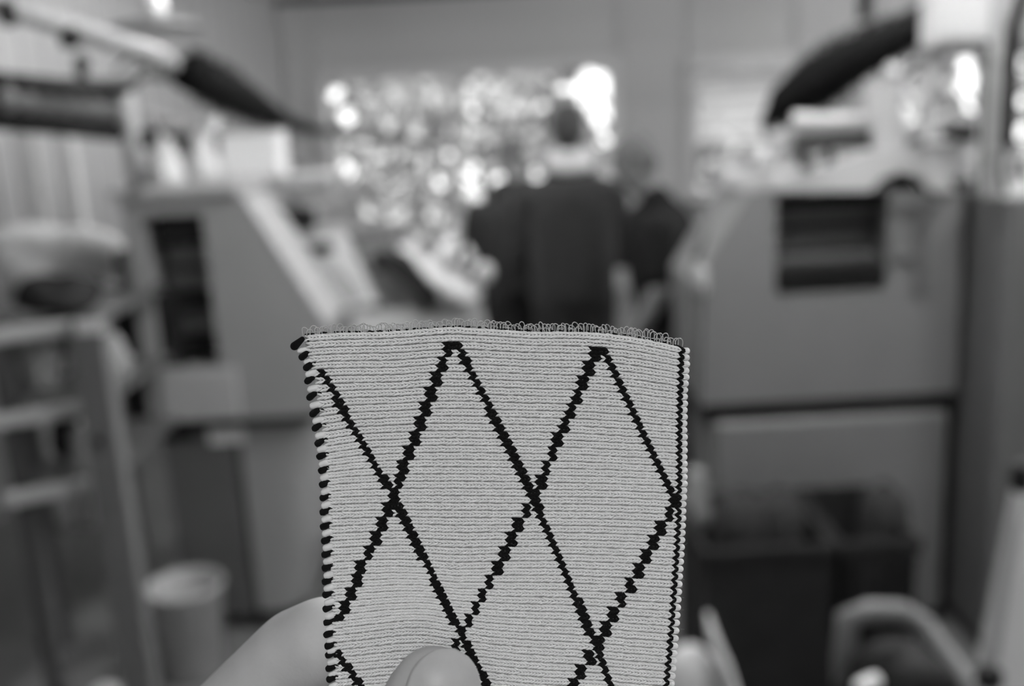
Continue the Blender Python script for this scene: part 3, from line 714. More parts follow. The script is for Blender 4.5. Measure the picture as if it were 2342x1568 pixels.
part(MB().tube([at(2300, 330, 2.6), at(2290, 380, 2.6), at(2300, 440, 2.62)], .007, 8), 'bracket', M['rubber'], pk, True)
part(MB().lathe([(.010, -.02), (.017, -.012), (.017, .012), (.010, .02)], at(2308, 250, 2.6), 12), 'collar', M['rubber'], pk, True)
hr_ = thing('hanging_rod', 'short black rod hanging from the ceiling above the small window', 'rod', (at(1978, 20, 5.0).x, 5.0, CEIL))
c = at(1978, 45, 5.0)
part(MB().tube([(c.x, 5, CEIL-.03), (c.x, 5, c.z)], .034, 12), 'rod', M['black'], hr_, True)
part(MB().lathe([(.05, -.03), (.05, -.001)], (c.x, 5, CEIL), 16), 'mount', M['black'], hr_, True)
# things seen through/under the window at the right, on a bench
bn = thing('workbench', 'dark bench with clutter under the small window', 'bench', (1.9, 6.5, 0))
part(MB().span((1.45, 6.1, .98), (3.4, 6.9, 1.03), .006), 'top', M['panel_dark'], bn)
for a in (1.5, 3.34):
    for b in (6.16, 6.84): part(MB().span((a-.03, b-.03, 0), (a+.03, b+.03, .979), .004), 'leg', M['panel_dark'], bn)
for i, (xx, wd, hh, m, lab) in enumerate([(1.50, .14, .22, 'rubber', 'small dark box at the left end of the bench under the small window'), (1.70, .22, .27, 'panel', 'paler box on the bench under the small window'),
                                         (1.95, .22, .38, 'panel_dark', 'dark grey box on the bench, right of the paler box'), (2.5, .3, .34, 'panel', 'tall grey carton on the bench at its right part')]):
    t = thing('storage_box', lab, 'box', (xx, 6.4, 1.031))
    MB().box((0, 0, hh/2), (wd, .2, hh), None, .008).build('box_body', M[m], t)
    MB().box((0, 0, hh+.006), (wd+.01, .21, .012), None, .004).build('lid', M[m], t)

# ------------------------------------------------------------------ lower right: crates, chair, bag, board
def crate(lab, x0, x1, y0, y1, z1, m, lattice):
    t = thing('crate', lab, 'crate', ((x0+x1)/2, (y0+y1)/2, 0)); th = .012
    part(MB().span((x0, y0, .0), (x1, y1, th)), 'base', m, t)
    if lattice:
        nx = 6
        for i in range(nx+1):
            xx = x0+th+(x1-x0-2*th)*i/nx
            part(MB().span((xx-.006, y0, th), (xx+.006, y0+th, z1-.04), .002), 'slat', m, t)
        for j in range(4):
            zz = .06+(z1-.12)*j/3.
            part(MB().span((x0, y0-.002, zz-.008), (x1, y0+th*.8, zz+.008), .002), 'slat', m, t)
    else: part(MB().span((x0, y0, th), (x1, y0+th, z1-.04)), 'front_wall', m, t)
    part(MB().span((x0, y1-th, th), (x1, y1, z1-.04)), 'rear_wall', m, t)
    part(MB().span((x0, y0+th, th), (x0+th, y1-th, z1-.04)), 'side_wall', m, t)
    part(MB().span((x1-th, y0+th, th), (x1, y1-th, z1-.04)), 'side_wall', m, t)
    r_ = MB().span((x0-.008, y0-.008, z1-.04), (x1+.008, y0+th, z1), .004).span((x0-.008, y1-th, z1-.04), (x1+.008, y1+.008, z1), .004)
    r_.span((x0-.008, y0+th, z1-.04), (x0+th, y1-th, z1), .004).span((x1-th, y0+th, z1-.04), (x1+.008, y1-th, z1), .004)
    part(r_, 'rim', m, t)
    return t
YC = 2.45
cz = at(1750, 1250, YC).z; cx0, cx1, cx2 = at(1612, 1300, YC).x, at(1915, 1300, YC).x, at(2100, 1300, YC).x
crate('black closed crate in front of the right machine, left of the slatted one', cx0, cx1-.012, YC, 2.85, cz, M['rubber'], False)
crate('black slatted crate in front of the right machine, below the rightmost dark yarn cone', cx1+.012, cx2, YC, 2.85, cz, M['rubber'], True)
for (px, lab, r_) in [(1705, 'dark yarn cone in the closed crate, leftmost of three', .085), (1882, 'dark yarn cone above the crates, middle of three', .08), (2035, 'dark yarn cone in the slatted crate, rightmost of three', .075)]:
    p = at(px, 1235, YC+.15)
    if abs(p.x-cx1) < r_+.03: p.x = cx1-.012-.014-r_
    t = thing('yarn_cone', lab, 'yarn cone', (p.x, YC+.2, .014))
    hh = cz+.055
    MB().lathe([(r_*.98, 0), (r_, .02), (r_*.96, hh*.85), (r_*.8, hh*.95), (r_*.45, hh), (r_*.2, hh*1.01)], (0, 0, 0), 26).build('yarn', M['yarn_black'], t, True)
    MB().lathe([(r_*.18, hh*.9), (r_*.2, hh*1.03), (r_*.05, hh*1.03)], (0, 0, 0), 12).build('core', M['rubber'], t, True)
# chair with grey bent frame and black padding
ch = thing('chair', 'chair with a bent grey back frame and black padding in the lower right', 'chair', (at(2060, 1500, 1.8).x, 1.75, 0))
Yc = 1.85
pth = [at(1935, 1640, Yc)-Vector((0, -.02, at(1935, 1640, Yc).z-at(2050, 1700, Yc).z+.01)), at(1935, 1640, Yc), at(1932, 1500, Yc), at(1940, 1412, Yc), at(1985, 1398, Yc), at(2060, 1400, Yc), at(2105, 1425, Yc), at(2160, 1500, Yc-.05), at(2215, 1568, Yc-.1), at(2260, 1620, Yc-.15), Vector((at(2260, 1620, Yc-.15).x+.01, Yc-.15, at(2050, 1700, Yc).z-.01))]
part(MB().tube(pth, [.018]*11, 12, flat=1.4), 'back_frame', M['panel_mid'], ch, True)
pz = at(2050, 1700, Yc).z
g_ = MB().ball((at(2040, 1600, Yc).x, Yc-.06, pz+.05), (.10, .06, .09), 20, 12).ball(at(2040, 1560, Yc-.05), (.10, .05, .10), 20, 12).ball(at(2090, 1600, Yc-.08), (.09, .06, .1), 20, 12).ball(at(1990, 1620, Yc-.05), (.09, .05, .1), 20, 12)
remeshed(g_, 'back_pad', M['black'], ch, .008, 3)
pz = at(2050, 1700, Yc).z
sx = ch.location.x
part(MB().box((sx, Yc-.22, pz), (.46, .48, .06), None, .02), 'seat', M['black'], ch)
for a in (-.18, .18):
    for b in (-.43, -.07): part(MB().tube([(sx+a, Yc+b, 0), (sx+a*.95, Yc+b, pz-.03)], .012, 10), 'leg', M['alu'], ch, True)
tag(recenter(MB().box(at(1985, 1562, 1.70), (.05, .03, .02), roty(-.4), .006).build('paper_scrap', M['paper']), at(1985, 1562, 1.70)), 'small white paper corner lying on the black padding of the chair', 'paper')
# white bag with handle
wg = thing('plastic_bag', 'white bag with an upright strap, right of the hand held swatch at the bottom', 'bag', (at(1600, 1568, 1.9).x, 1.9, 0))
c = at(1580, 1560, 1.9)
g_ = MB().ball((c.x, 1.9, c.z-.10), (.085, .07, .19), 20, 14).ball((c.x+.03, 1.9, c.z-.22), (.10, .08, .2), 20, 14).ball((c.x-.02, 1.92, c.z-.34), (.12, .09, .2), 20, 14)
sack = remeshed(g_, 'sack', M['cloth'], wg, .009, 4)
bm_ = min(v.co.z for v in sack.data.vertices)
part(MB().tube([at(1618, 1400, 1.9), at(1632, 1460, 1.88), at(1655, 1520, 1.86), at(1680, 1600, 1.85), (at(1680, 1650, 1.86))], [.008, .022, .028, .03, .02], 12, flat=.5), 'strap', M['cloth'], wg, True)
wg.location.z = 0
st = thing('stool', 'plain stool under the white bag, below the frame', 'stool', (c.x, 1.93, 0))
zbag = bm_
part(MB().lathe([(.14, zbag-.03), (.15, zbag-.015), (.15, zbag-.001)], (c.x+.02, 1.93, 0), 28), 'seat', M['panel_dark'], st, True)
for a in range(4):
    t_ = PI/4+a*PI/2
    part(MB().tube([(c.x+.02+math.cos(t_)*.10, 1.93+math.sin(t_)*.10, zbag-.03), (c.x+.02+math.cos(t_)*.14, 1.93+math.sin(t_)*.14, 0)], .012, 8), 'leg', M['panel_dark'], st, True)
# pale padded bag hanging by the machine corner, just right of the swatch
bg_ = thing('hanging_bag', 'grey padded bag hanging at the corner of the right machine, beside the swatch edge', 'bag', at(1592, 1200, 2.8))
part(MB().caps(at(1592, 1085, 2.8), at(1590, 1175, 2.8), .026, .050, 20), 'bag_body', M['yarn_grey'], bg_, True)
part(MB().tube([at(1592, 1085, 2.8), at(1598, 900, 2.84), at(1604, 700, 2.87), at(1605, 655, 2.878)], .004, 6), 'cord', M['rubber'], bg_, True)

# leaning board at the lower right
lb = thing('leaning_board', 'white board with a grey edge leaning in the lower right corner', 'board', at(2300, 1560, 1.2))
C4 = [at(2352, 1080, 1.55), at(2430, 1080, 1.55), at(2430, 1700, 1.35), at(2262, 1700, 1.35)]
def to_floor(t_, b_): return t_ + (b_-t_)*(t_.z/(t_.z-b_.z))
C4[3] = to_floor(C4[0], C4[3]); C4[2] = to_floor(C4[1], C4[2])
nn = (C4[1]-C4[0]).cross(C4[3]-C4[0]).normalized()
if nn.y > 0: nn = -nn
part(MB().add(C4+[q-nn*.018 for q in C4], [(0, 1, 2, 3), (7, 6, 5, 4), (0, 4, 5, 1), (1, 5, 6, 2), (2, 6, 7, 3), (3, 7, 4, 0)]), 'panel', M['white'], lb)
E4 = [at(2340, 1080, 1.56), at(2362, 1080, 1.56), at(2275, 1700, 1.36), at(2215, 1700, 1.36)]
E4[3] = to_floor(E4[0], E4[3]); E4[2] = to_floor(E4[1], E4[2])
part(MB().add(E4+[q-nn*.03 for q in E4], [(0, 1, 2, 3), (7, 6, 5, 4), (0, 4, 5, 1), (1, 5, 6, 2), (2, 6, 7, 3), (3, 7, 4, 0)]), 'edge_profile', M['panel'], lb)
part(MB().box(at(2335, 1090, 1.52), (.028, .03, .05), None, .006), 'clip', M['black'], lb)
part(MB().box(at(2262, 1548, 1.36), (.035, .03, .035), None, .006), 'corner_clip', M['black'], lb)

# ------------------------------------------------------------------ people
def hand5(mb, wrist, d, side, s=1.0):
    """hanging hand: palm, four fingers of unequal length, thumb off the side"""
    d = Vector(d).normalized(); a = Vector(side).normalized(); nrm_ = d.cross(a).normalized()
    palm = wrist+d*.05*s
    mb.caps(wrist+a*.012, palm+a*.025+d*.03*s, .024*s, .018*s); mb.caps(wrist-a*.012, palm-a*.022+d*.028*s, .024*s, .017*s); mb.caps(wrist, palm+d*.035*s, .022*s, .018*s)
    for k_, L in enumerate((.068, .080, .075, .058)):
        b0_ = palm+a*(.030-.020*k_)*s+d*.035*s; b1_ = b0_+d*L*.5*s+nrm_*.006; b2_ = b0_+d*L*.92*s+nrm_*.026
        mb.caps(b0_, b1_, .0095*s, .009*s, 8); mb.caps(b1_, b2_, .009*s, .0075*s, 8)
    t0_ = wrist+a*.026*s+d*.02*s; t1_ = t0_+(d*.6+a*.8).normalized()*.04*s; t2_ = t1_+(d*.9+a*.3+nrm_*.4).normalized()*.032*s
    mb.caps(t0_, t1_, .014*s, .011*s, 8); mb.caps(t1_, t2_, .011*s, .009*s, 8)
def person(lab, X, Y, height, yaw, head_pitch, top, hairm, sleeves, pose, collar=False, lean=0.0, wide=1.0, hair_full=True, yaw_head=0.0):
    """standing figure, facing +Y before yaw; pose = (left elbow, left wrist, right elbow, right wrist) offsets in body space"""
    t = thing('person', lab, 'person', (X, Y, 0), None, yaw)
    H = height; sh = .815*H; hipz = .50*H; kz = .27*H
    hx = .19*wide
    L = lambda x_, y_, z_: Vector((x_, y_+lean*max(0, z_-hipz), z_))
    neck = L(0, 0, .835*H); 
    # head frame
    hc = L(0, .02, .925*H) + Vector((0, math.sin(head_pitch)*.07, -abs(math.sin(head_pitch))*.035))
    RH = rotz(yaw_head) @ rotx(-head_pitch)
    hp = lambda x_, y_, z_: hc + RH @ Vector((x_, y_, z_))
    s_ = H/1.78
    b = MB()
    b.ball(hp(0, -.012*s_, .025*s_), (.074*s_, .092*s_, .088*s_), 20, 14, RH)
    b.ball(hp(0, .018*s_, -.035*s_), (.062*s_, .074*s_, .085*s_), 20, 14, RH)
    b.ball(hp(0, .062*s_, -.085*s_), (.032*s_, .026*s_, .022*s_), 14, 10, RH)           # chin
    b.caps(hp(0, .086*s_, .005*s_), hp(0, .104*s_, -.032*s_), .009*s_, .014*s_)         # nose
    b.ball(hp(0, .080*s_, .022*s_), (.05*s_, .014*s_, .010*s_), 14, 8, RH)              # brow
    b.ball(hp(0, .086*s_, -.060*s_), (.024*s_, .010*s_, .005*s_), 12, 8, RH)            # lips
    b.ball(hp(0, .085*s_, -.069*s_), (.020*s_, .010*s_, .005*s_), 12, 8, RH)
    for q in (-1, 1):
        b.ball(hp(q*.076*s_, -.008*s_, -.012*s_), (.010*s_, .018*s_, .030*s_), 12, 8, RH)  # ears
        b.ball(hp(q*.036*s_, .062*s_, -.03*s_), (.022*s_, .018*s_, .022*s_), 12, 8, RH)    # cheeks
    b.caps(neck-Vector((0, 0, .03)), hp(0, -.01, -.06*s_), .058*s_, .052*s_)
    # trunk
    b.caps(L(-.10*wide, 0, sh-.10), L(.10*wide, 0, sh-.10), .085, .085)
    b.caps(L(0, 0, sh-.12), L(0, 0, hipz+.12), .13*wide, .12*wide); b.caps(L(-.07, 0, sh-.2), L(-.06, 0, hipz+.05), .10, .105); b.caps(L(.07, 0, sh-.2), L(.06, 0, hipz+.05), .10, .105)
    limbs = []
    for q, (el, wr) in ((-1, pose[0:2]), (1, pose[2:4])):
        S_ = L(q*hx, 0, sh-.10); E_ = S_+Vector(el); W_ = E_+Vector(wr)
        b.caps(S_, E_, .052, .040); b.caps(E_, W_, .042, .027)
        dirw = (W_-E_).normalized(); sd = Vector((-q*.3, 1, 0)); sd = (sd-dirw*sd.dot(dirw)).normalized()
        hand5(b, W_, dirw, sd)
        limbs.append((S_, E_, W_))
        hipv = L(q*.09, 0, hipz); K_ = Vector((q*.10, .02, kz)); A_ = Vector((q*.105, -.01, .08))
        b.caps(hipv, K_, .085, .058); b.caps(K_, A_, .058, .038); b.caps(A_, A_+Vector((q*.01, .13, -.045)), .035, .03)
    body = remeshed(b, 'body', M['skin_far'], t, .0085, 3, False)
    # clothes
    c_ = MB()
    c_.caps(L(-.115*wide, 0, sh-.11), L(.115*wide, 0, sh-.11), .100, .100); c_.ball(L(0, -.01, sh-.045), (.13, .10, .085))
    c_.caps(L(0, 0, sh-.12), L(0, 0, hipz+.04), .15*wide, .14*wide)
    c_.caps(L(-.08*wide, 0, sh-.17), L(-.075*wide, 0, hipz+.02), .125, .120); c_.caps(L(.08*wide, 0, sh-.17), L(.075*wide, 0, hipz+.02), .125, .120)
    if not collar: c_.caps(L(-.06, -.01, sh+.01), L(.06, -.01, sh+.01), .062, .062)
    for (S_, E_, W_) in limbs:
        if sleeves == 'long': c_.caps(S_, E_, .075, .058); c_.caps(E_, E_.lerp(W_, .92), .058, .042)
        else: c_.caps(S_, S_.lerp(E_, .75), .078, .068)
    remeshed(c_, 'jumper' if sleeves == 'long' else 'tshirt', M[top], t, .009, 5, False)
    c_ = MB()
    c_.caps(L(-.05, 0, hipz+.03), L(.05, 0, hipz+.03), .125, .125)
    for q in (-1, 1):
        c_.caps(L(q*.085, 0, hipz), Vector((q*.10, .02, kz)), .112, .08); c_.caps(Vector((q*.10, .02, kz)), Vector((q*.105, -.01, .10)), .08, .062)
    remeshed(c_, 'trousers', M['trousers'], t, .010, 4, False)
    for q in (-1, 1):
        s2 = MB().caps((q*.105, -.03, .045), (q*.118, .16, .040), .046, .040); s2.v = [(x_, y_, max(z_, .001)) for x_, y_, z_ in s2.v]
        s2.build('shoe', M['shoe'], t, True)
    # hair: cap over the crown and back of the head
    c_ = MB()
    c_.ball(hp(0, -.018*s_, .036*s_), (.081*s_, .097*s_, .089*s_), 20, 14, RH)
    if hair_full:
        c_.ball(hp(0, -.050*s_, -.005*s_), (.073*s_, .062*s_, .078*s_), 20, 14, RH); c_.ball(hp(0, -.045*s_, -.055*s_), (.055*s_, .04*s_, .04*s_), 16, 10, RH)
    ho = remeshed(c_, 'hair', M[hairm], t, .007, 2, False)
    # keep the face free of hair
    me = ho.data; Ri = RH.transposed()
    kill = [v.index for v in me.vertices if (lambda p_: p_.y > .035*s_ and p_.z < .062*s_)(Ri @ (v.co-hc))]
    import bmesh
    bm = bmesh.new(); bm.from_mesh(me); bm.verts.ensure_lookup_table()
    bmesh.ops.delete(bm, geom=[bm.verts[i] for i in kill], context='VERTS'); bm.to_mesh(me); bm.free()
    for q in (-1, 1):
        MB().ball(hp(q*.028*s_, .079*s_, .004*s_), .0095*s_, 12, 8).build('eye', M['black'], t, True)
    if collar:
        mb = MB()
        for rx_, ry_, dz_, tr_ in ((.068, .064, .052, .020), (.076, .072, .026, .022), (.086, .078, .000, .022)):
            mb.tube([neck+Vector((math.cos(a)*rx_, math.sin(a)*ry_, dz_+.010*math.cos(a*2))) for a in [2*PI*k_/20 for k_ in range(21)]], tr_, 10, False, flat=1.2)
        mb.build('shirt_collar', M['collar'], t, True)['label'] = 'white shirt collar'
    return t
pa = at(1303, 400, 4.4)
person('man seen from behind in a charcoal jumper with a white shirt collar', pa.x, 4.42, 1.735, 0.0, .12, 'sweater', 'hair', 'long',
       [(-.06, .08, -.27), (.10, .22, -.02), (.05, .05, -.28), (-.06, .22, -.04)], collar=True, wide=.95)
pb = at(1190, 400, 5.0)
person('man in dark jumper, left of the white collared man and bowing his head', pb.x-.03, 5.0, 1.60, .15, .55, 'sweater', 'hair_grey', 'long',
       [(-.05, .06, -.26), (.05, .22, -.05), (.05, .08, -.26), (-.05, .22, -.05)], wide=1.0, hair_full=False, lean=.05)
pc = at(1530, 400, 3.98)
person('man in a black T-shirt at the right of the group, looking down', pc.x, 3.98, 1.60, 1.40, .6, 'shirt', 'hair_grey', 'short',
       [(-.06, -.01, -.20), (.02, .13, -.24), (.04, .03, -.25), (-.05, .12, -.22)], wide=1.0, hair_full=True, lean=.12)

# ------------------------------------------------------------------ the knitted swatch, held square to the eye
K = HOLD/F_PX                       # one photograph pixel at the swatch, metres
ORI = EYEP + fw*HOLD
SW = thing('knitted_swatch', 'white knitted swatch with black diamond lines and looped top edge, held by a hand', 'fabric swatch', ORI)
SW.rotation_euler = ROT.to_euler()
# course curves: height of each rib along the swatch (swatch grid units)
KX = np.array([690, 745, 820, 900, 970, 1040, 1130, 1220, 1300, 1370, 1460, 1555, 1590.])
KR = np.array([0, 5.7, 14.8, 22.8, 33.1, 42.3, 50, 70.])
KY = np.array([
    [767, 761, 759, 757, 751, 746, 752, 758, 757, 759, 771, 792, 801],
    [858, 854, 852, 852, 846, 843, 846, 850, 852, 855, 864, 878, 883],
    [1028, 1018, 1005, 1000, 997, 996, 998, 1000, 1002, 1006, 1011, 1018, 1021],
    [1137, 1134, 1130, 1128, 1127, 1127, 1128, 1130, 1131, 1132, 1135, 1141, 1143],
    [1306, 1303, 1298, 1294, 1297, 1302, 1299, 1297, 1298, 1300, 1304, 1309, 1311],
    [1446, 1441, 1433, 1423, 1419, 1433, 1443, 1448, 1451, 1455, 1462, 1470, 1473],
    [1572, 1570, 1566, 1560, 1558, 1561, 1570, 1576, 1580, 1584, 1592, 1600, 1603],
    [1890, 1888, 1886, 1882, 1880, 1882, 1890, 1896, 1900, 1904, 1912, 1920, 1923.]])
GX = np.arange(680, 1600, 4.0); GR = np.arange(0, 70.01, .25)
A_ = np.array([np.interp(GX, KX, KY[i]) for i in range(len(KR))])
G = np.array([np.interp(GR, KR, A_[:, j]) for j in range(len(GX))]).T
def smooth2(a, n, ax):
    k_ = np.hanning(n+2)[1:-1]; k_ /= k_.sum(); pad = n//2
    def f_(v):
        lo = 2*v[0]-v[1:pad+1][::-1]; hi = 2*v[-1]-v[-pad-1:-1][::-1]
        return np.convolve(np.concatenate([lo, v, hi]), k_, 'valid')
    return np.apply_along_axis(f_, ax, a)
G = smooth2(G, 25, 1); G = smooth2(G, 17, 0)
def yrow(x, r):
    i = np.clip((r-GR[0])/.25, 0, len(GR)-1.001); j = np.clip((x-GX[0])/4.0, 0, len(GX)-1.001)
    i0 = np.floor(i).astype(int); j0 = np.floor(j).astype(int); a = i-i0; b = j-j0
    return (G[i0, j0]*(1-a)*(1-b)+G[i0+1, j0]*a*(1-b)+G[i0, j0+1]*(1-a)*b+G[i0+1, j0+1]*a*b)
def pl_(pts): 
    ys = [p[1] for p in pts]; xs = [p[0] for p in pts]
    return lambda y: np.interp(y, ys, xs)
xl = pl_([(697, 768), (701, 785), (707, 810), (715, 833), (724, 868), (729, 905), (735, 943), (740, 975), (745, 1010), (748, 1045), (750, 1080), (753, 1140), (757, 1200), (761, 1300), (763, 1400), (767, 1500), (771, 1568), (780, 1900)])
xr = pl_([(1560, 795), (1556, 815), (1553, 900), (1551, 1000), (1551, 1100), (1549, 1180), (1545, 1250), (1534, 1400), (1526, 1500), (1519, 1568), (1490, 1900)])
xo = pl_([(1577, 800), (1579, 830), (1574, 900), (1573, 1000), (1574, 1100), (1567, 1200), (1558, 1300), (1550, 1400), (1541, 1500), (1534, 1568), (1506, 1900)])
LATT = [  # (polyline, stepped in pairs of ribs)
    (pl_([(733, 846), (901, 1132), (1056, 1450), (1115, 1568), (1270, 1880)]), 846, 1900, False),
    (pl_([(1040, 772), (1220, 1135), (1362, 1472), (1397, 1568), (1520, 1880)]), 772, 1900, False),
    (pl_([(1374, 790), (1545, 1150)]), 790, 1160, False),
    (pl_([(1037, 772), (901, 1132), (777, 1412)]), 772, 1414, True),
    (pl_([(1371, 790), (1220, 1135), (1056, 1450), (1000, 1568), (850, 1880)]), 790, 1900, True),
    (pl_([(1545, 1150), (1362, 1472), (1310, 1568), (1150, 1880)]), 1150, 1900, True),
    (pl_([(774, 1494), (825, 1568), (980, 1880)]), 1492, 1900, False)]
def relief(x, y):
    """bulge of the cloth towards the eye, metres"""
    x = np.asarray(x, float); y = np.asarray(y, float)
    z = .0007*np.sin((x-760)/150.)*np.cos((y-800)/260.) + .0006*np.cos((x-1150)/260.)
    dmin = np.full(np.broadcast(x, y).shape, 999.)
    for f_, ya, yb, st_ in LATT:
        d = np.abs(x-f_(y)) + np.where((y < ya-6) | (y > yb+6), 200, 0); dmin = np.minimum(dmin, d)
    z = z + .00045*(1-np.exp(-dmin/28.))
    z = z - .0012*np.clip((730+(y-770)*.03-x)/40., 0, 1)**2 - .0010*np.clip((x-1556+(y-800)*.03)/24., 0, 1)**2
    ytop = yrow(x, np.zeros_like(x*1.0+y*0)); z = z - .0007*np.clip(1-(y-ytop)/20., 0, 1)**2
    z = z - .0010*np.exp(-((x-1000)/140.)**2-((y-1560)/90.)**2)
    return z
def S(x, y, wz=0.0): return ((x-1171)*K, (784-y)*K, wz)

def tubes_mesh(name, m, parent, paths, radii, nside=6, label=None, kind=None):
    """paths: array (T, P, 3) in swatch space, radii: (T, P); all tubes in one mesh"""
    T, Pn, _ = paths.shape
    tan = np.gradient(paths, axis=1); tan /= np.linalg.norm(tan, axis=2, keepdims=True)+1e-12
    ref = np.zeros_like(tan); ref[..., 2] = 1.0
    a = ref-tan*(tan*ref).sum(2, keepdims=True); nn_ = np.linalg.norm(a, axis=2, keepdims=True)
    a = np.where(nn_ < .05, np.array([1., 0, 0]), a/(nn_+1e-9)); b = np.cross(tan, a)
    an = np.arange(nside)*2*PI/nside
    V = paths[:, :, None, :] + radii[:, :, None, None]*(a[:, :, None, :]*np.cos(an)[None, None, :, None]+b[:, :, None, :]*np.sin(an)[None, None, :, None])
    V = V.reshape(-1, 3)
    t_ = np.arange(T)[:, None, None]*Pn*nside; p_ = np.arange(Pn-1)[None, :, None]*nside; k_ = np.arange(nside)[None, None, :]; k2 = (k_+1) % nside
    q = np.stack(np.broadcast_arrays(t_+p_+k_, t_+p_+k2, t_+p_+nside+k2, t_+p_+nside+k_), -1).reshape(-1, 4)
    me = bpy.data.meshes.new(name); me.vertices.add(len(V)); me.vertices.foreach_set('co', V.astype(np.float32).ravel())
    me.loops.add(q.size); me.loops.foreach_set('vertex_index', q.astype(np.int32).ravel())
    me.polygons.add(len(q)); me.polygons.foreach_set('loop_start', np.arange(0, q.size, 4, dtype=np.int32)); me.polygons.foreach_set('loop_total', np.full(len(q), 4, np.int32))
    me.update(calc_edges=True); me.validate(); me.shade_smooth(); me.materials.append(m)
    o = bpy.data.objects.new(name, me); col.objects.link(o); o.parent = parent
    if label: o['label'] = label
    if kind: o['kind'] = kind
    return o

NST, NROW = 104, 66
# one stitch: a U lying on its side, rounded end to the right.  (along, across, lift, radius)
ST = np.array([(-.78, -.34, -.12, .10), (-.48, -.325, .02, .165), (-.05, -.27, .10, .195), (.42, -.185, .11, .175), (.80, -.10, .08, .14),
               (.94, 0, .03, .115), (.80, .10, .08, .14), (.42, .185, .11, .175), (-.05, .27, .10, .195), (-.48, .325, .02, .165), (-.78, .34, -.12, .10)])
def stitch_paths(xs, r, p_, h_, grow=1.0, spread=1.0):
    """U tubes for stitches centred at xs on rib r"""
    n = len(xs); al = ST[:, 0][None]*p_ + xs[:, None]; rr = r + ST[:, 1][None]*spread*np.ones((n, 1))
    jit = nr.uniform(-.05, .05, (n, 1)); yy = yrow(al, np.clip(rr+jit, 0, 69.9))
    zz = relief(al, yy) + (ST[:, 2][None]+nr.uniform(-.05, .05, (n, 1)))*h_*K
    return np.stack([(al-1171)*K, (784-yy)*K, zz], -1), ST[:, 3][None]*h_*K*grow*nr.uniform(.95, 1.06, (n, 1))
def is_black(x, r):
    """does the lattice cross the stitch at x on rib r"""
    blk = np.zeros(len(x), bool); 
    for f_, ya, yb, stp in LATT:
        re = (math.floor(r/2)*2+1.0) if stp else r
        y0_ = yrow(x, np.full(len(x), r)); ye = yrow(x, np.full(len(x), re)) if stp else y0_
        wd = 10.8 if stp else 9.2
        blk |= (np.abs(x+1.5-f_(ye)) < wd) & (y0_ > ya-3) & (y0_ < yb+3)
    return blk
for i in range(NROW):
    r = i+.5
    ymid = float(yrow(np.array([745.]), np.array([r]))[0]); yright = float(yrow(np.array([1550.]), np.array([r]))[0])
    a, b = float(xl(ymid)), float(xr(yright))
    p_ = (b-a)/(NST+.5); h_ = 16.1
    xs = a+(np.arange(NST)+.4)*p_
    blk = is_black(xs, r)
    if i < 2: blk[:] = False
    xw = xs[~blk]; xk = xs[blk]
    pw, rw = stitch_paths(xw, r, p_, h_)
    # border: one black stitch then one white stitch
    x_bl = np.array([b+1.0]); x_wh = np.array([b+11.5])
    p2, r2 = stitch_paths(x_wh, r, 8.5, h_)
    rib = tubes_mesh('knit_rib', M['wool'], SW, np.concatenate([pw, p2]), np.concatenate([rw, r2]))
    xk = np.concatenate([xk, x_bl])
    pk_, rk_ = stitch_paths(xk, r, p_, h_, 1.22, 1.14)
    pk_[..., 2] += .00003
    tubes_mesh('black_stitches', M['wool_black'], rib, pk_, rk_, label='black stitches', kind='stuff')
# backing layer
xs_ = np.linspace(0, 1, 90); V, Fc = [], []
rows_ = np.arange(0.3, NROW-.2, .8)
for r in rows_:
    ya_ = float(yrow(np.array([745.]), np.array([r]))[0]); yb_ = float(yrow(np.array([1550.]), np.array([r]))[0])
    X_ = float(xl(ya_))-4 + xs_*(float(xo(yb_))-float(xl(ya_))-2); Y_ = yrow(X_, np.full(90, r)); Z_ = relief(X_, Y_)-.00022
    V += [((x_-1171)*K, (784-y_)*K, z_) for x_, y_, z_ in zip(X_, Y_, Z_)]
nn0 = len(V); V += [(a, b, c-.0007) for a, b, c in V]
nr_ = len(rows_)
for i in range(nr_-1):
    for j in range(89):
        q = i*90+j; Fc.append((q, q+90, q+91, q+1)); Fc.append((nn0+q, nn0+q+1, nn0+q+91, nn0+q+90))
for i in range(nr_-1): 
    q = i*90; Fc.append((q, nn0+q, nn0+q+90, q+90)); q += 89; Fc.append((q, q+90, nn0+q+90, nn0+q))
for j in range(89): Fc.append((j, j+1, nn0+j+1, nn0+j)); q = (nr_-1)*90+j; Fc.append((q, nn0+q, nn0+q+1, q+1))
MB().add(V, Fc).build('backing_layer', M['wool_back_shaded'], SW, True)
# left edge: alternating black and white yarn wraps
EB = [(673, 787), (692, 812), (703, 837), (706, 868), (711, 905), (718, 943), (724, 976), (730, 1009), (735, 1042), (739, 1074), (741, 1105), (742, 1136), (742, 1167), (743, 1201), (745, 1233), (746, 1264), (747, 1295), (747, 1326), (748, 1358), (749, 1390), (750, 1420), (751, 1449), (753, 1473), (754, 1496), (755, 1526), (757, 1551), (758, 1580), (759, 1610), (760, 1640), (761, 1672)]
def wrap(a, b, ra, rb, m, label):
    a, b = Vector(a), Vector(b); sag = Vector((0, rng.uniform(-1.6, 1.6)*K, .9*K)); P, rad = [], []
    for q in range(11):
        t = q/10.; r_ = (ra*(1-t)+rb*t)*(max(0, 1-abs(2*t-1)**3.2))**.5
        P.append((a-(b-a).normalized()*ra).lerp(b+(b-a).normalized()*rb, t)+sag*math.sin(PI*t)); rad.append(max(r_*rng.uniform(.93, 1.07), .02*ra))
    o = MB().tube(P, rad, 12).build('edge_stitch', m, SW, True); o['label'] = label
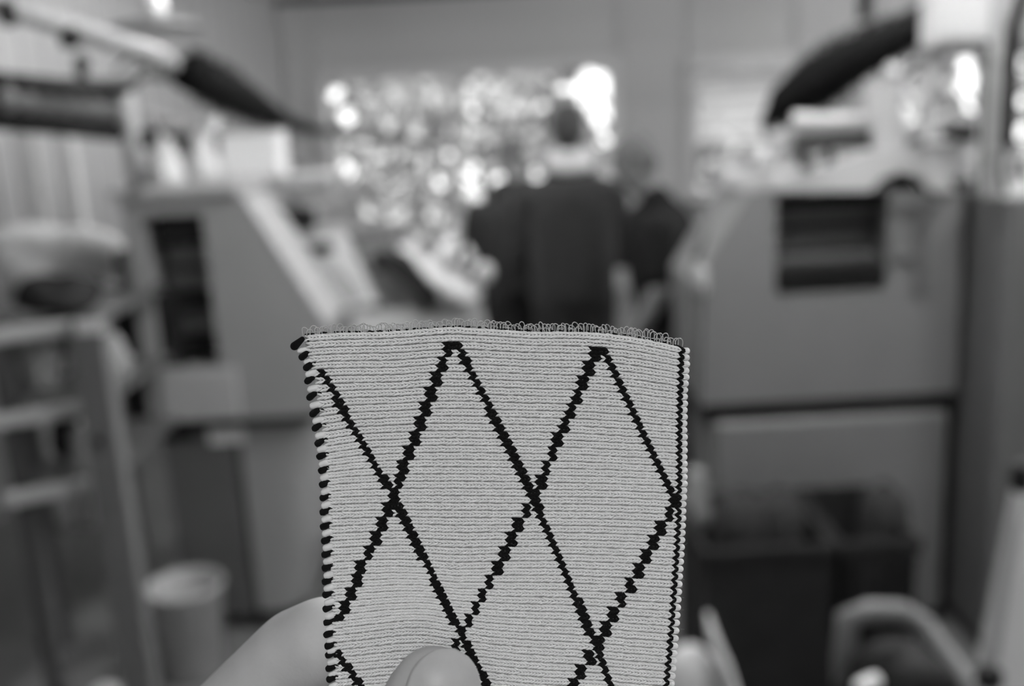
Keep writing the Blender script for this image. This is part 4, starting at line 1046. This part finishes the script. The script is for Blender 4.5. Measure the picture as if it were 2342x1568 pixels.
for i in range(len(EB)):
    x_, y_ = EB[i]; til = -5 if i < 8 else -3
    e = float(xl(y_))
    zc = float(relief(np.array([e]), np.array([y_]))[0])-.0004
    bl_ = MB()
    if i == 0: bl_.caps(S(x_-2, y_+4, zc-.0002), S(x_+16, y_-12, zc), 10*K, 6*K, 12)
    if i == 0: bl_.build('edge_stitch', M['wool_black'], SW, True)['label'] = 'black edge stitch'
    else: wrap(S(x_-3, y_+til*-.7, zc), S(min(x_+8, e-3), y_+til, zc+.0001), 8.8*K, 7.0*K, M['wool_black'], 'black edge stitch')
    if i+1 < len(EB):
        x2_, y2_ = EB[i+1]; mx, my = (x_+x2_)/2+4, (y_+y2_)/2+1
        e = float(xl(my))
        rr_ = min(8.2, (y2_-y_)/2-7.2)
        rr_ = max(rr_, 6.2)
        wrap(S(mx-3, my+2.5, zc), S(max(e-1, mx+4), my-2, zc+.0002), rr_*1.06*K, rr_*.95*K, M['wool'], 'white edge stitch')
    # small dark tick where the black yarn dives into the cloth
    bl_ = MB().tube([S(e-4, y_-8, zc+.0004), S(e+1, y_-8, zc+.0008), S(e+6, y_-5, zc+.0006)], [1.5*K, 1.7*K, .8*K], 6); bl_.build('yarn_tick', M['wool_black'], SW, True)['label'] = 'black yarn tick'
# right edge wraps
for i in range(NROW):
    r = i+.5; y_ = float(yrow(np.array([1565.]), np.array([r]))[0]); o_ = float(xo(y_)); b_ = float(xr(y_))
    z_ = float(relief(np.array([b_+12]), np.array([y_]))[0])
    MB().caps(S(b_+14, y_, z_-.0002), S(o_-7+rng.uniform(-1, 1), y_+1.0, z_-.0006), 7.6*K, 8.2*K, 12).build('edge_stitch', M['wool'], SW, True)
# top edge: dark return yarn and clear filament loops
def ytop_(x): return float(yrow(np.array([x*1.0]), np.array([0.]))[0])
x_ = 694
while x_ < 1560:
    L_ = rng.uniform(10, 26)
    pth = [S(x_+L_*q/4., ytop_(x_+L_*q/4.)-1.2+rng.uniform(-1.2, .8), -.0010) for q in range(5)]
    MB().tube(pth, [.8*K, 2.0*K, 2.4*K, 2.0*K, .8*K], 6).build('return_yarn', M['wool_black'], SW, True)['label'] = 'dark yarn showing behind the top edge'
    x_ += L_+rng.uniform(1, 12)
x_ = 697.0
while x_ < 1560:
    for lay in range(2):
        if lay == 1 and rng.random() < .45: continue
        wd = rng.uniform(6.5, 9.5) if lay == 0 else rng.uniform(5, 7.5); ht = rng.uniform(15, 25) if lay == 0 else rng.uniform(7, 12)
        if x_ > 1480: wd *= 1.25; ht *= 1.15
        cx_ = x_+lay*4+rng.uniform(-2, 2); yb_ = ytop_(cx_)+3; zl = -.0008-rng.uniform(0, .0012); lean_ = rng.uniform(-5, 2)
        pth = []
        for q in range(13):
            t_ = q/12.*2*PI*.86+PI*.14+PI/2
            ux, uy = math.cos(t_)*wd, -(math.sin(t_)-1)*0
            hh_ = (1-math.cos((q/12.)*2*PI))/2
            ux = -math.cos(q/12.*PI)*wd*(.72+.45*math.sin(q/12.*PI))
            pth.append(S(cx_+ux+lean_*hh_, yb_-ht*math.sin(q/12.*PI)**.78, zl+.0006*math.cos(q/12.*PI)))
        MB().tube(pth, 1.15*K, 6).build('filament_loop', M['filament'], SW, True)
    x_ += rng.uniform(6.2, 9.4)
# loose fibres standing off the yarn
T = 900
fx = nr.uniform(705, 1570, T); fr_ = nr.uniform(.3, 52, T); fx[:160] = nr.uniform(1560, 1575, 160)
fy = yrow(np.clip(fx, 690, 1590), fr_)
xoo = np.array([float(xo(v)) for v in fy]); fx = np.minimum(fx, xoo-2)
fx = np.maximum(fx, np.array([float(xl(v)) for v in fy])+4)
base = np.stack([(fx-1171)*K, (784-fy)*K, relief(fx, fy)+.0002], -1)
d1 = nr.normal(size=(T, 3))*.00022; d1[:, 2] = np.abs(d1[:, 2])*1.2; d2 = nr.normal(size=(T, 3))*.00022; d2[:160, 0] = np.abs(d2[:160, 0])*1.6
fp = np.stack([base, base+d1*.7, base+d1+d2*.6, base+d1*.8+d2*1.5], 1)
fo = tubes_mesh('loose_fibres', M['wool'], SW, fp, np.full((T, 4), 7e-6), 3, kind='stuff')

# ------------------------------------------------------------------ the hand holding it
HD = thing('hand', 'left hand pinching the swatch, thumb in front and forefinger behind it', 'hand', ORI); HD.rotation_euler = ROT.to_euler()
h_ = MB(); mm = .001
def bone(a, b, ra, rb): h_.caps(S(a[0], a[1], a[2]*mm), S(b[0], b[1], b[2]*mm), ra*mm, rb*mm, 20)
# forefinger behind the cloth
bone((330, 1890, -34), (635, 1562, -19), 12.0, 10.4); bone((635, 1562, -19), (710, 1515, -15), 10.4, 9.9); bone((710, 1515, -15), (905, 1525, -10.5), 9.6, 8.2); bone((905, 1525, -10.5), (1045, 1590, -9), 8.2, 7.4); bone((420, 1940, -34), (650, 1700, -26), 11, 9.5)
# middle, ring and little finger curled below, with gaps between them
bone((300, 2060, -38), (610, 1790, -30), 10.8, 9.4); bone((610, 1790, -30), (860, 1800, -20), 9.2, 8.2); bone((860, 1800, -20), (960, 1890, -12), 8.0, 7.2)
bone((300, 2280, -38), (600, 2040, -30), 10.4, 9.0); bone((600, 2040, -30), (820, 2050, -20), 8.8, 7.8); bone((820, 2050, -20), (900, 2140, -12), 7.6, 6.9)
bone((310, 2490, -36), (570, 2280, -29), 9.4, 8.0); bone((570, 2280, -29), (740, 2300, -21), 7.8, 7.0); bone((740, 2300, -21), (800, 2370, -15), 6.8, 6.1)
# thumb in front of the cloth
bone((520, 2560, -22), (790, 2160, 4), 15.5, 12.0); bone((790, 2160, 4), (945, 1830, 13), 11.5, 10.0); bone((945, 1830, 13), (978, 1620, 11.0), 9.9, 9.7); bone((978, 1620, 11.0), (998, 1545, 8.8), 9.7, 8.7)
bone((950, 1630, 8.6), (972, 1565, 7.6), 8.8, 7.8)
# web and palm
bone((330, 1880, -32), (520, 2560, -24), 12, 15); bone((420, 2050, -30), (620, 2350, -14), 12, 15); bone((330, 2250, -34), (500, 2750, -30), 13, 15); bone((340, 2500, -34), (420, 2850, -32), 12, 15)
bone((480, 2600, -28), (440, 3000, -30), 17, 17); bone((400, 2700, -34), (380, 3050, -34), 15, 16)
bone((430, 3000, -32), (330, 4300, -10), 20, 27); bone((390, 3000, -36), (270, 4300, -18), 19, 27); bone((310, 4200, -12), (200, 5200, 20), 28, 34)
hand_mesh = remeshed(h_, 'hand_skin', M['skin'], None, .0009, 7, False)
hand_mesh.parent = HD
# nail plate: curved shell on the thumb's back
V, Fc = [], []; nu, nv = 20, 22
nc = Vector(S(1010, 1516, 9.0*mm))          # bone axis point under the nail
axd = (Vector(S(1006, 1545, 9.0*mm))-Vector(S(978, 1640, 11.0*mm))).normalized()
zd = (Vector((.20, 0, .97))-axd*Vector((.20, 0, .97)).dot(axd)).normalized(); sd_ = axd.cross(zd).normalized()
if sd_.x < 0: sd_ = -sd_
hw, hl = 7.3*mm, 8.4*mm
for lay in range(2):
    for j in range(nv+1):
        v = -1+2*j/nv
        for i in range(nu+1):
            u_ = -1+2*i/nu
            # superelliptic outline
            k_ = (max(0, 1-abs(v)**2.6))**(1/2.3) if v > 0 else (max(0, 1-abs(v)**5))**(1/4.)
            w_ = max(k_, .03)
            ang_ = u_*w_*hw/(9.6*mm)*1.05; rad_ = 10.2*mm-lay*.5*mm-3.9*mm*max(0, v-.1)**2
            p = nc + axd*(v*hl-1.6*mm) + (zd*math.cos(ang_)+sd_*math.sin(ang_))*rad_
            V.append(p)
for lay in range(2):
    o0 = lay*(nu+1)*(nv+1)
    for j in range(nv):
        for i in range(nu):
            q = o0+j*(nu+1)+i; f_ = (q, q+1, q+nu+2, q+nu+1); Fc.append(f_ if lay == 0 else f_[::-1])
o1 = (nu+1)*(nv+1)
for j in range(nv):
    for i in (0, nu):
        q = j*(nu+1)+i; Fc.append((q, q+nu+1, o1+q+nu+1, o1+q))
for i in range(nu):
    for j in (0, nv):
        q = j*(nu+1)+i; Fc.append((q, q+1, o1+q+1, o1+q))
MB().add(V, Fc).build('thumbnail', M['nail'], HD, True)
